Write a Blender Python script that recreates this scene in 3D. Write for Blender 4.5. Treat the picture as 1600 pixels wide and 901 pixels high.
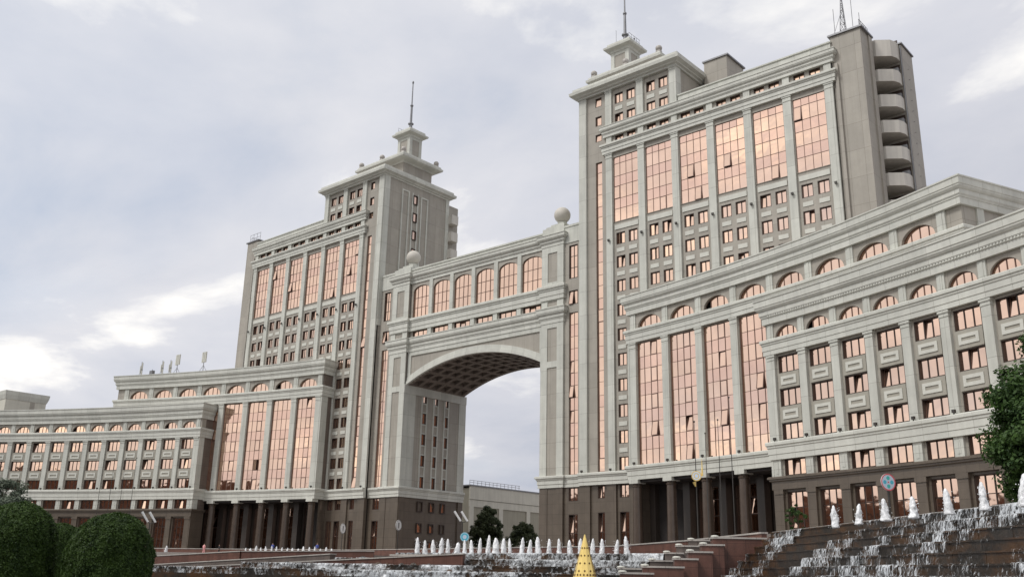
import bpy, bmesh, math, random
import numpy as np
from mathutils import Matrix, Vector, noise as mnoise
R = math.radians
random.seed(7); rng = np.random.default_rng(7)
S = bpy.context.scene
C = S.collection
for o in list(bpy.data.objects): bpy.data.objects.remove(o)

# ------------------------------------------------------------------ camera
cd = bpy.data.cameras.new("camera"); cam = bpy.data.objects.new("camera", cd); C.objects.link(cam)
r_ = Vector((0.7552138, 0.65517888, 0.01981804)); u_ = Vector((0.17579838, -0.23158142, 0.95679934)); f_ = Vector((-0.63146421, 0.71910408, 0.29007287))
M = Matrix.Identity(4)
for i in range(3):
    M[i][0] = r_[i]; M[i][1] = u_[i]; M[i][2] = -f_[i]
M[0][3], M[1][3], M[2][3] = 109.309, -113.735, -4.755
cam.matrix_world = M
cd.sensor_width = 36; cd.lens = 1479.293 / 1600 * 36; cd.clip_end = 6000; cd.clip_start = 0.1
S.camera = cam

# ------------------------------------------------------------------ sky, sun, exposure
SUN_EL, SUN_AZ = 52, 200          # degrees; azimuth clockwise from +Y (sun behind the viewer's left shoulder)
W = bpy.data.worlds.new("World"); S.world = W; W.use_nodes = True
nt = W.node_tree; nt.nodes.clear(); N = nt.nodes.new; L = nt.links.new
out = N('ShaderNodeOutputWorld'); mixs = N('ShaderNodeMixShader'); b1 = N('ShaderNodeBackground'); b2 = N('ShaderNodeBackground')
sky = N('ShaderNodeTexSky'); sky.sky_type = 'NISHITA'; sky.sun_disc = False
sky.sun_elevation = R(SUN_EL); sky.sun_rotation = R(SUN_AZ)
b1.inputs[1].default_value = 0.11; b2.inputs[1].default_value = 1.0
L(sky.outputs[0], b1.inputs[0])
tc = N('ShaderNodeTexCoord'); sep = N('ShaderNodeSeparateXYZ'); L(tc.outputs['Generated'], sep.inputs[0])
def math_(op, a, b=None, nt_=None):
    t = nt_ or nt
    m = t.nodes.new('ShaderNodeMath'); m.operation = op
    for i, v in enumerate((a, b)):
        if v is None: continue
        if isinstance(v, (int, float)): m.inputs[i].default_value = v
        else: t.links.new(v, m.inputs[i])
    return m.outputs[0]
den = math_('ADD', math_('MAXIMUM', sep.outputs[2], 0.0), 0.22)
comb = N('ShaderNodeCombineXYZ')
L(math_('DIVIDE', sep.outputs[0], den), comb.inputs[0]); L(math_('DIVIDE', sep.outputs[1], den), comb.inputs[1])
mp = N('ShaderNodeMapping'); mp.inputs['Location'].default_value = (7.3, 2.2, 0.6); mp.inputs['Rotation'].default_value = (0, 0, R(35)); mp.inputs['Scale'].default_value = (1.0, 1.25, 1)
L(comb.outputs[0], mp.inputs[0])
n1 = N('ShaderNodeTexNoise'); n1.inputs['Scale'].default_value = 1.5; n1.inputs['Detail'].default_value = 9; n1.inputs['Roughness'].default_value = 0.57; n1.inputs['Distortion'].default_value = 0.25
L(mp.outputs[0], n1.inputs['Vector'])
cr = N('ShaderNodeValToRGB'); e = cr.color_ramp.elements
e[0].position = 0.30; e[0].color = (0.51, 0.555, 0.66, 1); e[1].position = 0.67; e[1].color = (1.05, 1.03, 1.0, 1)
m_ = e.new(0.44); m_.color = (0.62, 0.64, 0.715, 1); m2_ = e.new(0.56); m2_.color = (0.69, 0.70, 0.76, 1)
L(n1.outputs[0], cr.inputs[0])
sv = N('ShaderNodeVectorMath'); sv.operation = 'DOT_PRODUCT'; L(tc.outputs['Generated'], sv.inputs[0])
_a, _e = R(SUN_AZ), R(SUN_EL); sv.inputs[1].default_value = (math.sin(_a) * math.cos(_e), math.cos(_a) * math.cos(_e), math.sin(_e))
smr = N('ShaderNodeMapRange'); smr.inputs[1].default_value = -0.35; smr.inputs[2].default_value = 1.0; smr.inputs[3].default_value = 0.64; smr.inputs[4].default_value = 1.15
L(sv.outputs['Value'], smr.inputs[0]); sc_ = N('ShaderNodeVectorMath'); sc_.operation = 'SCALE'; L(cr.outputs[0], sc_.inputs[0]); L(smr.outputs[0], sc_.inputs['Scale'])
wm = N('ShaderNodeMapRange'); wm.inputs[1].default_value = -0.1; wm.inputs[2].default_value = 0.8; L(sv.outputs['Value'], wm.inputs[0])
wx = N('ShaderNodeMix'); wx.data_type = 'RGBA'; wx.blend_type = 'MULTIPLY'; L(wm.outputs[0], wx.inputs[0]); L(sc_.outputs[0], wx.inputs[6]); wx.inputs[7].default_value = (1.0, 0.965, 0.87, 1); L(wx.outputs[2], b2.inputs[0])
n2 = N('ShaderNodeTexNoise'); n2.inputs['Scale'].default_value = 0.8; n2.inputs['Detail'].default_value = 4
L(mp.outputs[0], n2.inputs['Vector'])
mr = N('ShaderNodeMapRange'); mr.inputs[1].default_value = 0.30; mr.inputs[2].default_value = 0.42; mr.inputs[3].default_value = 0.78; mr.inputs[4].default_value = 1.0
L(n2.outputs[0], mr.inputs[0]); L(mr.outputs[0], mixs.inputs[0]); L(b1.outputs[0], mixs.inputs[1]); L(b2.outputs[0], mixs.inputs[2]); L(mixs.outputs[0], out.inputs[0])

sl = bpy.data.lights.new("sun", 'SUN'); sl.energy = 1.5; sl.angle = R(14); sl.color = (1.0, 0.98, 0.95)
sun = bpy.data.objects.new("sun", sl); C.objects.link(sun)
az, el = R(SUN_AZ), R(SUN_EL)
sd = Vector((math.sin(az) * math.cos(el), math.cos(az) * math.cos(el), math.sin(el)))
sun.rotation_euler = (-sd).to_track_quat('-Z', 'Y').to_euler(); sun.location = (0, -60, 120)
S.view_settings.view_transform = 'Standard'; S.view_settings.look = 'None'; S.view_settings.gamma = 1; S.view_settings.exposure = 0.45
S.render.engine = 'CYCLES'

# ------------------------------------------------------------------ materials
def mat(name, base, rough=0.7, metal=0.0, var=0.12, vscale=0.6, dirt=0.0, joints=None, bump=0.0, bscale=8, fine=0.0, spec=0.5, wav=0.0):
    m = bpy.data.materials.new(name); m.use_nodes = True
    t = m.node_tree; nd = t.nodes; ln = t.links; b = nd['Principled BSDF']
    b.inputs['Roughness'].default_value = rough; b.inputs['Metallic'].default_value = metal
    b.inputs['Specular IOR Level'].default_value = spec
    geo = nd.new('ShaderNodeNewGeometry')
    col = None
    rgb = nd.new('ShaderNodeRGB'); rgb.outputs[0].default_value = (*base, 1); col = rgb.outputs[0]
    def mul(col, fac_socket, lo, hi):
        mrn = nd.new('ShaderNodeMapRange'); mrn.inputs[1].default_value = 0.3; mrn.inputs[2].default_value = 0.7; mrn.inputs[3].default_value = lo; mrn.inputs[4].default_value = hi
        ln.new(fac_socket, mrn.inputs[0])
        vm = nd.new('ShaderNodeVectorMath'); vm.operation = 'SCALE'; ln.new(col, vm.inputs[0]); ln.new(mrn.outputs[0], vm.inputs['Scale'])
        return vm.outputs[0]
    if var:
        nz = nd.new('ShaderNodeTexNoise'); nz.inputs['Scale'].default_value = vscale; nz.inputs['Detail'].default_value = 5; nz.inputs['Roughness'].default_value = 0.6
        ln.new(geo.outputs['Position'], nz.inputs['Vector']); col = mul(col, nz.outputs[0], 1 - var, 1 + var)
    if fine:
        nz = nd.new('ShaderNodeTexNoise'); nz.inputs['Scale'].default_value = 14; nz.inputs['Detail'].default_value = 3
        ln.new(geo.outputs['Position'], nz.inputs['Vector']); col = mul(col, nz.outputs[0], 1 - fine, 1 + fine)
    if dirt:   # rain streaks
        mpn = nd.new('ShaderNodeMapping'); mpn.inputs['Scale'].default_value = (1.6, 1.6, 0.12); ln.new(geo.outputs['Position'], mpn.inputs[0])
        nz = nd.new('ShaderNodeTexNoise'); nz.inputs['Scale'].default_value = 1.0; nz.inputs['Detail'].default_value = 4; ln.new(mpn.outputs[0], nz.inputs['Vector'])
        col = mul(col, nz.outputs[0], 1 - dirt, 1 + dirt * 0.4)
    if joints:   # cladding slabs: (slab height, slab width)
        jh, jw = joints
        sp = nd.new('ShaderNodeSeparateXYZ'); ln.new(geo.outputs['Position'], sp.inputs[0])
        def line(v, w, off, lw):
            fr = math_('FRACT', math_('DIVIDE', math_('ADD', v, off, t), w, t), None, t)
            return math_('LESS_THAN', fr, lw / w, t)
        jz = line(sp.outputs[2], jh, 0.35, 0.035)
        sn = nd.new('ShaderNodeSeparateXYZ'); ln.new(geo.outputs['True Normal'], sn.inputs[0])
        ax = math_('GREATER_THAN', math_('ABSOLUTE', sn.outputs[1], None, t), 0.7, t)
        hx = math_('ADD', math_('MULTIPLY', ax, sp.outputs[0], t), math_('MULTIPLY', math_('SUBTRACT', 1.0, ax, t), sp.outputs[1], t), t)
        jx = line(hx, jw, 500.3, 0.03)
        up = math_('LESS_THAN', math_('ABSOLUTE', sn.outputs[2], None, t), 0.5, t)
        j = math_('MULTIPLY', math_('MAXIMUM', jz, jx, t), up, t)
        mx = nd.new('ShaderNodeMix'); mx.data_type = 'RGBA'; mx.blend_type = 'MULTIPLY'
        ln.new(math_('MULTIPLY', j, 0.8, t), mx.inputs[0]); ln.new(col, mx.inputs[6]); mx.inputs[7].default_value = (0.42, 0.40, 0.38, 1); col = mx.outputs[2]
        # slab-to-slab tone
        wn = nd.new('ShaderNodeTexWhiteNoise'); wn.noise_dimensions = '2D'
        cb = nd.new('ShaderNodeCombineXYZ')
        ln.new(math_('FLOOR', math_('DIVIDE', math_('ADD', hx, 500.3, t), jw, t), None, t), cb.inputs[0])
        ln.new(math_('FLOOR', math_('DIVIDE', math_('ADD', sp.outputs[2], 0.35, t), jh, t), None, t), cb.inputs[1]); ln.new(cb.outputs[0], wn.inputs['Vector'])
        col = mul(col, wn.outputs[0], 0.955, 1.045)
    ln.new(col, b.inputs['Base Color'])
    if bump or wav:
        nz = nd.new('ShaderNodeTexNoise'); nz.inputs['Scale'].default_value = bscale; nz.inputs['Detail'].default_value = 4 if bump else 1
        ln.new(geo.outputs['Position'], nz.inputs['Vector'])
        bp = nd.new('ShaderNodeBump'); bp.inputs['Strength'].default_value = bump or wav; bp.inputs['Distance'].default_value = 0.02 if bump else 0.012
        ln.new(nz.outputs[0], bp.inputs['Height']); ln.new(bp.outputs[0], b.inputs['Normal'])
    return m
M_LIGHT = mat('pale_stone', (0.53, 0.532, 0.482), 0.62, var=0.07, dirt=0.11, joints=(3.79, 2.4), bump=0.15, fine=0.03)
M_CORN = mat('pale_stone_cornice', (0.55, 0.55, 0.50), 0.62, var=0.06, dirt=0.08, joints=(500.0, 2.6), bump=0.15, fine=0.03)
M_GREY = mat('grey_stone', (0.345, 0.318, 0.275), 0.6, var=0.07, dirt=0.08, joints=(3.79, 2.0), bump=0.12, fine=0.03)
M_SPAN = mat('grey_panel_stone', (0.345, 0.325, 0.275), 0.6, var=0.05, dirt=0.08, fine=0.03)
M_WHITE = mat('white_panel_stone', (0.57, 0.565, 0.51), 0.6, var=0.05, dirt=0.06, fine=0.03)
M_BROWN = mat('brown_shaded_stone', (0.15, 0.12, 0.10), 0.5, var=0.08, dirt=0.1, joints=(1.9, 1.6), fine=0.05)  # end walls: occlusion shade and copper bounce mixed into the brown
M_GRAN = mat('dark_granite', (0.112, 0.090, 0.070), 0.30, var=0.10, dirt=0.10, joints=(1.5, 1.3), fine=0.12)
M_COLM = mat('polished_granite_column', (0.072, 0.052, 0.040), 0.25, var=0.12, vscale=1.5, fine=0.14)
M_RED = mat('red_granite', (0.13, 0.058, 0.042), 0.4, var=0.18, vscale=1.2, dirt=0.2, joints=(0.9, 1.1), fine=0.15)
M_COPE = mat('grey_coping_stone', (0.42, 0.39, 0.36), 0.5, var=0.12, dirt=0.1, joints=(50.0, 1.5), fine=0.08)
M_DKWALL = mat('brown_grey_granite', (0.13, 0.105, 0.092), 0.4, var=0.15, dirt=0.25, joints=(50, 1.8), fine=0.1)
M_FRAME = mat('bronze_frame', (0.17, 0.10, 0.078), 0.4, metal=0.3, var=0.1)
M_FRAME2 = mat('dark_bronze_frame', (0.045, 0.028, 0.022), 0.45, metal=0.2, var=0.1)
M_BALL = mat('smooth_pale_stone', (0.52, 0.49, 0.44), 0.6, var=0.05, fine=0.04)
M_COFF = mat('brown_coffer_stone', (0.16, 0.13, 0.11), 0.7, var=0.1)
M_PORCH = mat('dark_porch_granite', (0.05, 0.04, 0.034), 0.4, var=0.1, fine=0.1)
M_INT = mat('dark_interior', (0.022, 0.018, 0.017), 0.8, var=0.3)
M_GLASS = mat('copper_mirror_glass', (0.85, 0.605, 0.475), 0.035, metal=1.0, var=0.10, vscale=0.22, wav=0.6, bscale=0.9)  # tint noise: uneven coating plus mottled sky reflection put into the colour
M_GLASS2 = mat('rose_spandrel_glass', (0.80, 0.55, 0.445), 0.06, metal=1.0, var=0.06, vscale=0.35, wav=0.6, bscale=0.9)
M_METAL = mat('grey_metal', (0.22, 0.22, 0.23), 0.45, metal=0.6, var=0.1)
M_POLE = mat('dark_pole_metal', (0.07, 0.065, 0.06), 0.4, metal=0.5, var=0.1)
M_BALC = mat('balcony_panel', (0.56, 0.53, 0.48), 0.6, var=0.05, dirt=0.12, fine=0.03)
M_BGW = mat('beige_render', (0.56, 0.54, 0.47), 0.8, var=0.05, dirt=0.1)
M_BGP = mat('beige_panel_render', (0.33, 0.31, 0.25), 0.8, var=0.05, dirt=0.1)
M_WETROCK = mat('wet_dark_stone', (0.030, 0.025, 0.020), 0.30, var=0.5, vscale=1.4, dirt=0.4, bump=0.6, bscale=5, fine=0.2)
def rusty(m, col, lo, hi, sc):
    t = m.node_tree; nd = t.nodes; b = nd['Principled BSDF']; src = b.inputs['Base Color'].links[0].from_socket
    geo = nd.new('ShaderNodeNewGeometry'); mpn = nd.new('ShaderNodeMapping'); mpn.inputs['Scale'].default_value = (sc, sc, sc * 1.6); t.links.new(geo.outputs['Position'], mpn.inputs[0])
    nz = nd.new('ShaderNodeTexNoise'); nz.inputs['Scale'].default_value = 1; nz.inputs['Detail'].default_value = 6; nz.inputs['Roughness'].default_value = .65; t.links.new(mpn.outputs[0], nz.inputs['Vector'])
    r1 = nd.new('ShaderNodeMapRange'); r1.inputs[1].default_value = lo; r1.inputs[2].default_value = hi; t.links.new(nz.outputs[0], r1.inputs[0])
    mx = nd.new('ShaderNodeMix'); mx.data_type = 'RGBA'; t.links.new(r1.outputs[0], mx.inputs[0]); t.links.new(src, mx.inputs[6]); mx.inputs[7].default_value = (*col, 1); t.links.new(mx.outputs[2], b.inputs['Base Color'])
rusty(M_WETROCK, (0.085, 0.04, 0.014), .46, .66, .5)
M_PLAZA = mat('granite_paving', (0.27, 0.24, 0.22), 0.6, var=0.1, joints=None, fine=0.1)
M_GROUND = mat('asphalt', (0.06, 0.06, 0.058), 0.85, var=0.15, fine=0.1)
M_TRUNK = mat('bark', (0.10, 0.075, 0.055), 0.9, var=0.25, vscale=4, bump=0.5)
M_SKIN = mat('skin', (0.45, 0.28, 0.2), 0.6)
def leafmat(name, a, b, sc=1.2):
    m = bpy.data.materials.new(name); m.use_nodes = True; t = m.node_tree; nd = t.nodes; bs = nd['Principled BSDF']; bs.inputs['Roughness'].default_value = 0.6
    bs.inputs['Specular IOR Level'].default_value = 0.3
    geo = nd.new('ShaderNodeNewGeometry'); nz = nd.new('ShaderNodeTexNoise'); nz.inputs['Scale'].default_value = sc; nz.inputs['Detail'].default_value = 3
    t.links.new(geo.outputs['Position'], nz.inputs['Vector'])
    ad = math_('ADD', math_('MULTIPLY', nz.outputs[0], 0.9, t), math_('MULTIPLY', geo.outputs['Random Per Island'], 0.5, t), t)
    c = nd.new('ShaderNodeValToRGB'); c.color_ramp.elements[0].position = 0.35; c.color_ramp.elements[0].color = (*a, 1); c.color_ramp.elements[1].position = 0.95; c.color_ramp.elements[1].color = (*b, 1)
    t.links.new(ad, c.inputs[0]); t.links.new(c.outputs[0], bs.inputs['Base Color'])
    tr = nd.new('ShaderNodeBsdfTranslucent'); t.links.new(c.outputs[0], tr.inputs[0]); mx = nd.new('ShaderNodeMixShader'); mx.inputs[0].default_value = 0.25
    t.links.new(bs.outputs[0], mx.inputs[1]); t.links.new(tr.outputs[0], mx.inputs[2]); t.links.new(mx.outputs[0], nd['Material Output'].inputs[0])
    return m
M_HEDGE = leafmat('thuja_foliage', (0.012, 0.032, 0.006), (0.055, 0.100, 0.016), 4.0)
M_LEAF = leafmat('tree_foliage', (0.016, 0.042, 0.012), (0.070, 0.130, 0.030), 0.8)
M_DLEAF = leafmat('grey_green_foliage', (0.030, 0.045, 0.024), (0.100, 0.120, 0.055), 0.5)  # dull grey-green leaves of the trees beyond the arch
M_SILVER = leafmat('silver_foliage', (0.06, 0.085, 0.06), (0.19, 0.22, 0.16), 1.2)
def plain(name, col, rough=0.5, metal=0.0):
    return mat(name, col, rough, metal, var=0.05, vscale=3)
# falling water: white foam with gaps
def foam(name, lo, hi, sc=(3.0, 3.0, 0.9)):
    m = bpy.data.materials.new(name); m.use_nodes = True; t = m.node_tree; nd = t.nodes; bs = nd['Principled BSDF']
    bs.inputs['Base Color'].default_value = (0.62, 0.65, 0.68, 1); bs.inputs['Roughness'].default_value = 0.25
    geo = nd.new('ShaderNodeNewGeometry'); mpn = nd.new('ShaderNodeMapping'); mpn.inputs['Scale'].default_value = sc; t.links.new(geo.outputs['Position'], mpn.inputs[0])
    nz = nd.new('ShaderNodeTexNoise'); nz.inputs['Scale'].default_value = 1.4; nz.inputs['Detail'].default_value = 8; nz.inputs['Roughness'].default_value = 0.68; nz.inputs['Distortion'].default_value = 0.8
    t.links.new(mpn.outputs[0], nz.inputs['Vector'])
    nb = nd.new('ShaderNodeTexNoise'); nb.inputs['Scale'].default_value = 0.33; nb.inputs['Detail'].default_value = 2; t.links.new(geo.outputs['Position'], nb.inputs['Vector'])
    v = math_('ADD', nz.outputs[0], math_('MULTIPLY', math_('SUBTRACT', nb.outputs[0], 0.5, t), 0.75, t), t)
    mrn = nd.new('ShaderNodeMapRange'); mrn.inputs[1].default_value = lo; mrn.inputs[2].default_value = hi; t.links.new(v, mrn.inputs[0])
    t.links.new(mrn.outputs[0], bs.inputs['Alpha'])
    bp = nd.new('ShaderNodeBump'); bp.inputs['Strength'].default_value = 0.8; bp.inputs['Distance'].default_value = 0.05; t.links.new(nz.outputs[0], bp.inputs['Height']); t.links.new(bp.outputs[0], bs.inputs['Normal'])
    return m
M_FOAM = foam('falling_water_sparse', 0.535, 0.66, (5.5, 5.5, 1.3))
M_FOAMD = foam('falling_water_dense', 0.42, 0.72, (2.6, 2.6, 1.6))
M_JET = bpy.data.materials.new('jet_water'); M_JET.use_nodes = True
_b = M_JET.node_tree.nodes['Principled BSDF']; _b.inputs['Base Color'].default_value = (0.90, 0.91, 0.93, 1); _b.inputs['Roughness'].default_value = 0.35
_b.inputs['Subsurface Weight'].default_value = 0.6; _b.inputs['Subsurface Radius'].default_value = (0.3, 0.3, 0.3)
M_SPRAY = foam('jet_spray', 0.26, 0.52, (5.0, 5.0, 1.6))
M_SPRAY.node_tree.nodes['Principled BSDF'].inputs['Base Color'].default_value = (0.9, 0.91, 0.93, 1)
M_WATER = mat('basin_water', (0.02, 0.03, 0.03), 0.06, var=0.1, bump=0.4, bscale=3)

# ------------------------------------------------------------------ helpers
def tag(o, label=None, cat=None, group=None, kind=None):
    if label: o['label'] = label
    if cat: o['category'] = cat
    if group: o['group'] = group
    if kind: o['kind'] = kind
    return o
def thing(name, loc, label, cat, group=None):
    o = bpy.data.objects.new(name, None); C.objects.link(o); o.location = loc; o.empty_display_size = 1
    return tag(o, label, cat, group)
class Fr:      # facade frame: u along the wall (left to right as seen from outside), d inward, z up
    def __init__(s, A, B=None, ang=None):
        s.o = (A[0], A[1])
        if B is not None:
            dx, dy = B[0] - A[0], B[1] - A[1]; s.L = math.hypot(dx, dy); s.ang = math.atan2(dy, dx)
        else: s.ang = ang; s.L = 0
        s.c, s.s = math.cos(s.ang), math.sin(s.ang)
    def p(s, u, d, z): return (s.o[0] + s.c * u - s.s * d, s.o[1] + s.s * u + s.c * d, z)
class MB:
    def __init__(s): s.v = []; s.f = []; s.m = []
    def add(s, vs, fs, mi=0):
        b = len(s.v); s.v += [tuple(v) for v in vs]; s.f += [tuple(b + i for i in f) for f in fs]; s.m += [mi] * len(fs); return s
    def box(s, x0, x1, y0, y1, z0, z1, fr=None, mi=0):
        if x0 > x1: x0, x1 = x1, x0
        vs = [(x, y, z) for z in (z0, z1) for x, y in ((x0, y0), (x1, y0), (x1, y1), (x0, y1))]
        if fr: vs = [fr.p(*v) for v in vs]
        return s.add(vs, [(3, 2, 1, 0), (4, 5, 6, 7), (0, 1, 5, 4), (1, 2, 6, 5), (2, 3, 7, 6), (3, 0, 4, 7)], mi)
    def prism(s, pts, z0, z1, mi=0):     # pts counter-clockwise plan outline
        n = len(pts); a = sum(pts[i][0] * pts[(i + 1) % n][1] - pts[(i + 1) % n][0] * pts[i][1] for i in range(n))
        if a < 0: pts = pts[::-1]
        vs = [(x, y, z0) for x, y in pts] + [(x, y, z1) for x, y in pts]
        return s.add(vs, [tuple(range(n))[::-1], tuple(range(n, 2 * n))] + [(i, (i + 1) % n, n + (i + 1) % n, n + i) for i in range(n)], mi)
    def lathe(s, c, prof, n=16, mi=0):
        vs = []; 
        for r, z in prof:
            vs += [(c[0] + r * math.cos(2 * math.pi * i / n), c[1] + r * math.sin(2 * math.pi * i / n), c[2] + z) for i in range(n)]
        fs = [(k * n + i, k * n + (i + 1) % n, (k + 1) * n + (i + 1) % n, (k + 1) * n + i) for k in range(len(prof) - 1) for i in range(n)]
        fs += [tuple(range(n))[::-1], tuple((len(prof) - 1) * n + i for i in range(n))]
        return s.add(vs, fs, mi)
    def ball(s, c, r, n=20, mi=0):
        return s.lathe(c, [(max(1e-3, r * math.sin(math.pi * k / 12)), -r * math.cos(math.pi * k / 12)) for k in range(13)], n, mi)
    def tube(s, a, b, r, r2=None, n=8, mi=0):
        a, b = Vector(a), Vector(b); r2 = r if r2 is None else r2
        q = (b - a).to_track_quat('Z', 'Y'); vs = []
        for P, rr in ((a, r), (b, r2)):
            vs += [P + q @ Vector((rr * math.cos(2 * math.pi * i / n), rr * math.sin(2 * math.pi * i / n), 0)) for i in range(n)]
        return s.add(vs, [tuple(range(n))[::-1], tuple(range(n, 2 * n))] + [(i, (i + 1) % n, n + (i + 1) % n, n + i) for i in range(n)], mi)
    def sweep(s, path, prof, closed=False, mi=0):
        n = len(path); off = []
        for i in range(n):
            def nrm(a, b):
                dx, dy = b[0] - a[0], b[1] - a[1]; l = math.hypot(dx, dy); return (dy / l, -dx / l)
            ns = []
            if i > 0 or closed: ns.append(nrm(path[i - 1], path[i]))
            if i < n - 1 or closed: ns.append(nrm(path[i], path[(i + 1) % n]))
            if len(ns) == 1: off.append(ns[0])
            else:
                k = 1 + ns[0][0] * ns[1][0] + ns[0][1] * ns[1][1]; off.append(((ns[0][0] + ns[1][0]) / k, (ns[0][1] + ns[1][1]) / k))
        m = len(prof); vs = [(path[i][0] + off[i][0] * o, path[i][1] + off[i][1] * o, z) for i in range(n) for o, z in prof]
        fs = []
        for i in range(n if closed else n - 1):
            a, b = i * m, ((i + 1) % n) * m
            for j in range(m): fs.append((a + j, b + j, b + (j + 1) % m, a + (j + 1) % m))
        if not closed: fs += [tuple(range(m))[::-1], tuple((n - 1) * m + j for j in range(m))]
        return s.add(vs, fs, mi)
    def grid(s, fr, u0, u1, z0, z1, us, zs, d0=0.35, d1=0.65):   # wall slab with holes us x zs
        zz = z0
        for a, b in sorted(zs):
            if a > zz + 1e-4: s.box(u0, u1, d0, d1, zz, a, fr)
            x = u0
            for c, d in sorted(us):
                if c > x + 1e-4: s.box(x, c, d0, d1, a, b, fr)
                x = d
            if x < u1 - 1e-4: s.box(x, u1, d0, d1, a, b, fr)
            zz = b
        if zz < z1 - 1e-4: s.box(u0, u1, d0, d1, zz, z1, fr)
    def mesh(s, name, mats, off=(0, 0, 0)):
        me = bpy.data.meshes.new(name); me.from_pydata([(v[0] - off[0], v[1] - off[1], v[2] - off[2]) for v in s.v], [], s.f)
        for m in (mats if isinstance(mats, (list, tuple)) else [mats]): me.materials.append(m)
        me.polygons.foreach_set('material_index', s.m); me.update(); return me
    def build(s, name, mats, parent=None, smooth=False):
        if not s.v: return None
        off = parent_loc(parent) if parent else (0, 0, 0)
        me = s.mesh(name, mats, off)
        if smooth: me.polygons.foreach_set('use_smooth', [True] * len(me.polygons))
        o = bpy.data.objects.new(name, me); C.objects.link(o); o.parent = parent
        return o
def parent_loc(p):
    v = Vector((0, 0, 0))
    while p: v += p.location; p = p.parent
    return v
def place(me, name, parent, loc, ang=0.0, rel=False):
    o = bpy.data.objects.new(name, me); C.objects.link(o); o.parent = parent
    o.location = Vector(loc) if rel else Vector(loc) - parent_loc(parent); o.rotation_euler = (0, 0, ang)
    return o

# ------------------------------------------------------------------ windows (cached meshes, each window an object of its own)
_wc = {}
def rect_window(w, h, cols, rows, variant, opens=(), fw=0.07, fd=0.10, deep=False):
    """rows: list of (height fraction, kind) bottom to top; kind 0 vision, 1 spandrel.  opens: cells (col,row) whose pane is missing"""
    key = (round(w, 3), round(h, 3), cols, tuple(rows), variant, tuple(opens), deep)
    if key in _wc: return _wc[key]
    if deep: fd = .34
    yg = .24 if deep else .06; mw = fw * .62 if deep else fw * .45; ym = .18 if deep else .002
    rg = random.Random(int(w * 131 + h * 17 + variant * 7 + len(opens)))
    f = MB(); g = MB()
    cw = w / cols; z = 0
    f.box(0, fw, 0, fd, 0, h); f.box(w - fw, w, 0, fd, 0, h); f.box(fw, w - fw, 0, fd, 0, fw); f.box(fw, w - fw, 0, fd, h - fw, h)
    for i in range(1, cols): f.box(i * cw - mw, i * cw + mw, ym, fd - .002, fw, h - fw)
    for r, (hf, kind) in enumerate(rows):
        z1 = z + hf * h
        if r < len(rows) - 1: f.box(fw, w - fw, ym + 0.004, fd - .004, z1 - fw * .4, z1 + fw * .4)
        for c in range(cols):
            if (c, r) in opens:
                g.add([(c * cw, yg, z), ((c + 1) * cw, yg, z), ((c + 1) * cw, yg, z + .03), (c * cw, yg, z + .03)], [(0, 1, 2, 3)], kind)
                g.add([(c * cw, yg, z + .03), (c * cw + .03, yg, z + .03), (c * cw + .03, yg, z1), (c * cw, yg, z1)], [(0, 1, 2, 3)], kind); continue
            j = [rg.uniform(-.007, .007) for _ in range(4)]; y = yg
            g.add([(c * cw, y + j[0], z), ((c + 1) * cw, y + j[1], z), ((c + 1) * cw, y + j[2], z1), (c * cw, y + j[0] + j[2] - j[1], z1)], [(0, 1, 2, 3)], kind)
        z = z1
    _wc[key] = (f.mesh('window_frame', M_FRAME2 if deep else M_FRAME), g.mesh('pane', [M_GLASS, M_GLASS2])); return _wc[key]
_sc = {}
def sash_mesh(w, h, turn, tilt, thick=0.09):
    key = (round(w, 2), round(h, 2), turn, tilt)
    if key in _sc: return _sc[key]
    m = MB(); t = thick
    m.box(0, t, -.03, .03, 0, h); m.box(w - t, w, -.03, .03, 0, h); m.box(t, w - t, -.03, .03, 0, t); m.box(t, w - t, -.03, .03, h - t, h)
    m.box(t, w - t, -.01, .01, t, h - t, mi=1)
    a = R(turn); b = R(tilt); vs = []
    for x, y, z in m.v:
        y2 = y + math.sin(b) * z; z2 = z * math.cos(b)       # tilts inward at the top for b>0, outward at the bottom when hung from the top
        if tilt < 0: y2 = y - math.sin(-b) * (h - z); z2 = h - (h - z) * math.cos(b)
        vs.append((x * math.cos(a) - y2 * math.sin(a), x * math.sin(a) + y2 * math.cos(a), z2))
    m.v = vs; _sc[key] = m.mesh('sash', [M_FRAME, M_GLASS]); return _sc[key]
def put_window(parent, fr, u, d, z, w, h, cols, rows, p_open=0.0, cells=None, modes=((0, 9),), name='window', deep=True, fw=.09):
    """place a window; with probability p_open one vision cell stands open with its own sash"""
    op = ()
    v = random.randrange(3)
    if cells and random.random() < p_open:
        op = tuple(sorted(random.sample(cells, min(len(cells), random.choice((1, 1, 2)) if len(cells) > 3 else 1))))
    fm, gm = rect_window(w, h, cols, rows, v, op, fw, .1, deep); d = d - (.22 if deep else 0); yo = .20 if deep else 0
    o = place(fm, name, parent, fr.p(u, d, z), fr.ang)
    place(gm, 'pane', o, (0, 0, 0), 0, True)
    for (c, r) in op:
        z0 = sum(x[0] for x in rows[:r]) * h; hh = rows[r][0] * h; cw = w / cols
        turn, tilt = random.choice(modes)
        place(sash_mesh(cw - .06, hh - .06, turn, tilt), 'sash', o, (c * cw + .03, yo + (0.05 if tilt >= 0 else 0.0), z0 + .03), 0, True)
    return o
def arch_z(u, c, hw, zs, rise): return zs + rise * math.sqrt(max(0, 1 - ((u - c) / hw) ** 2))
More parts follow.
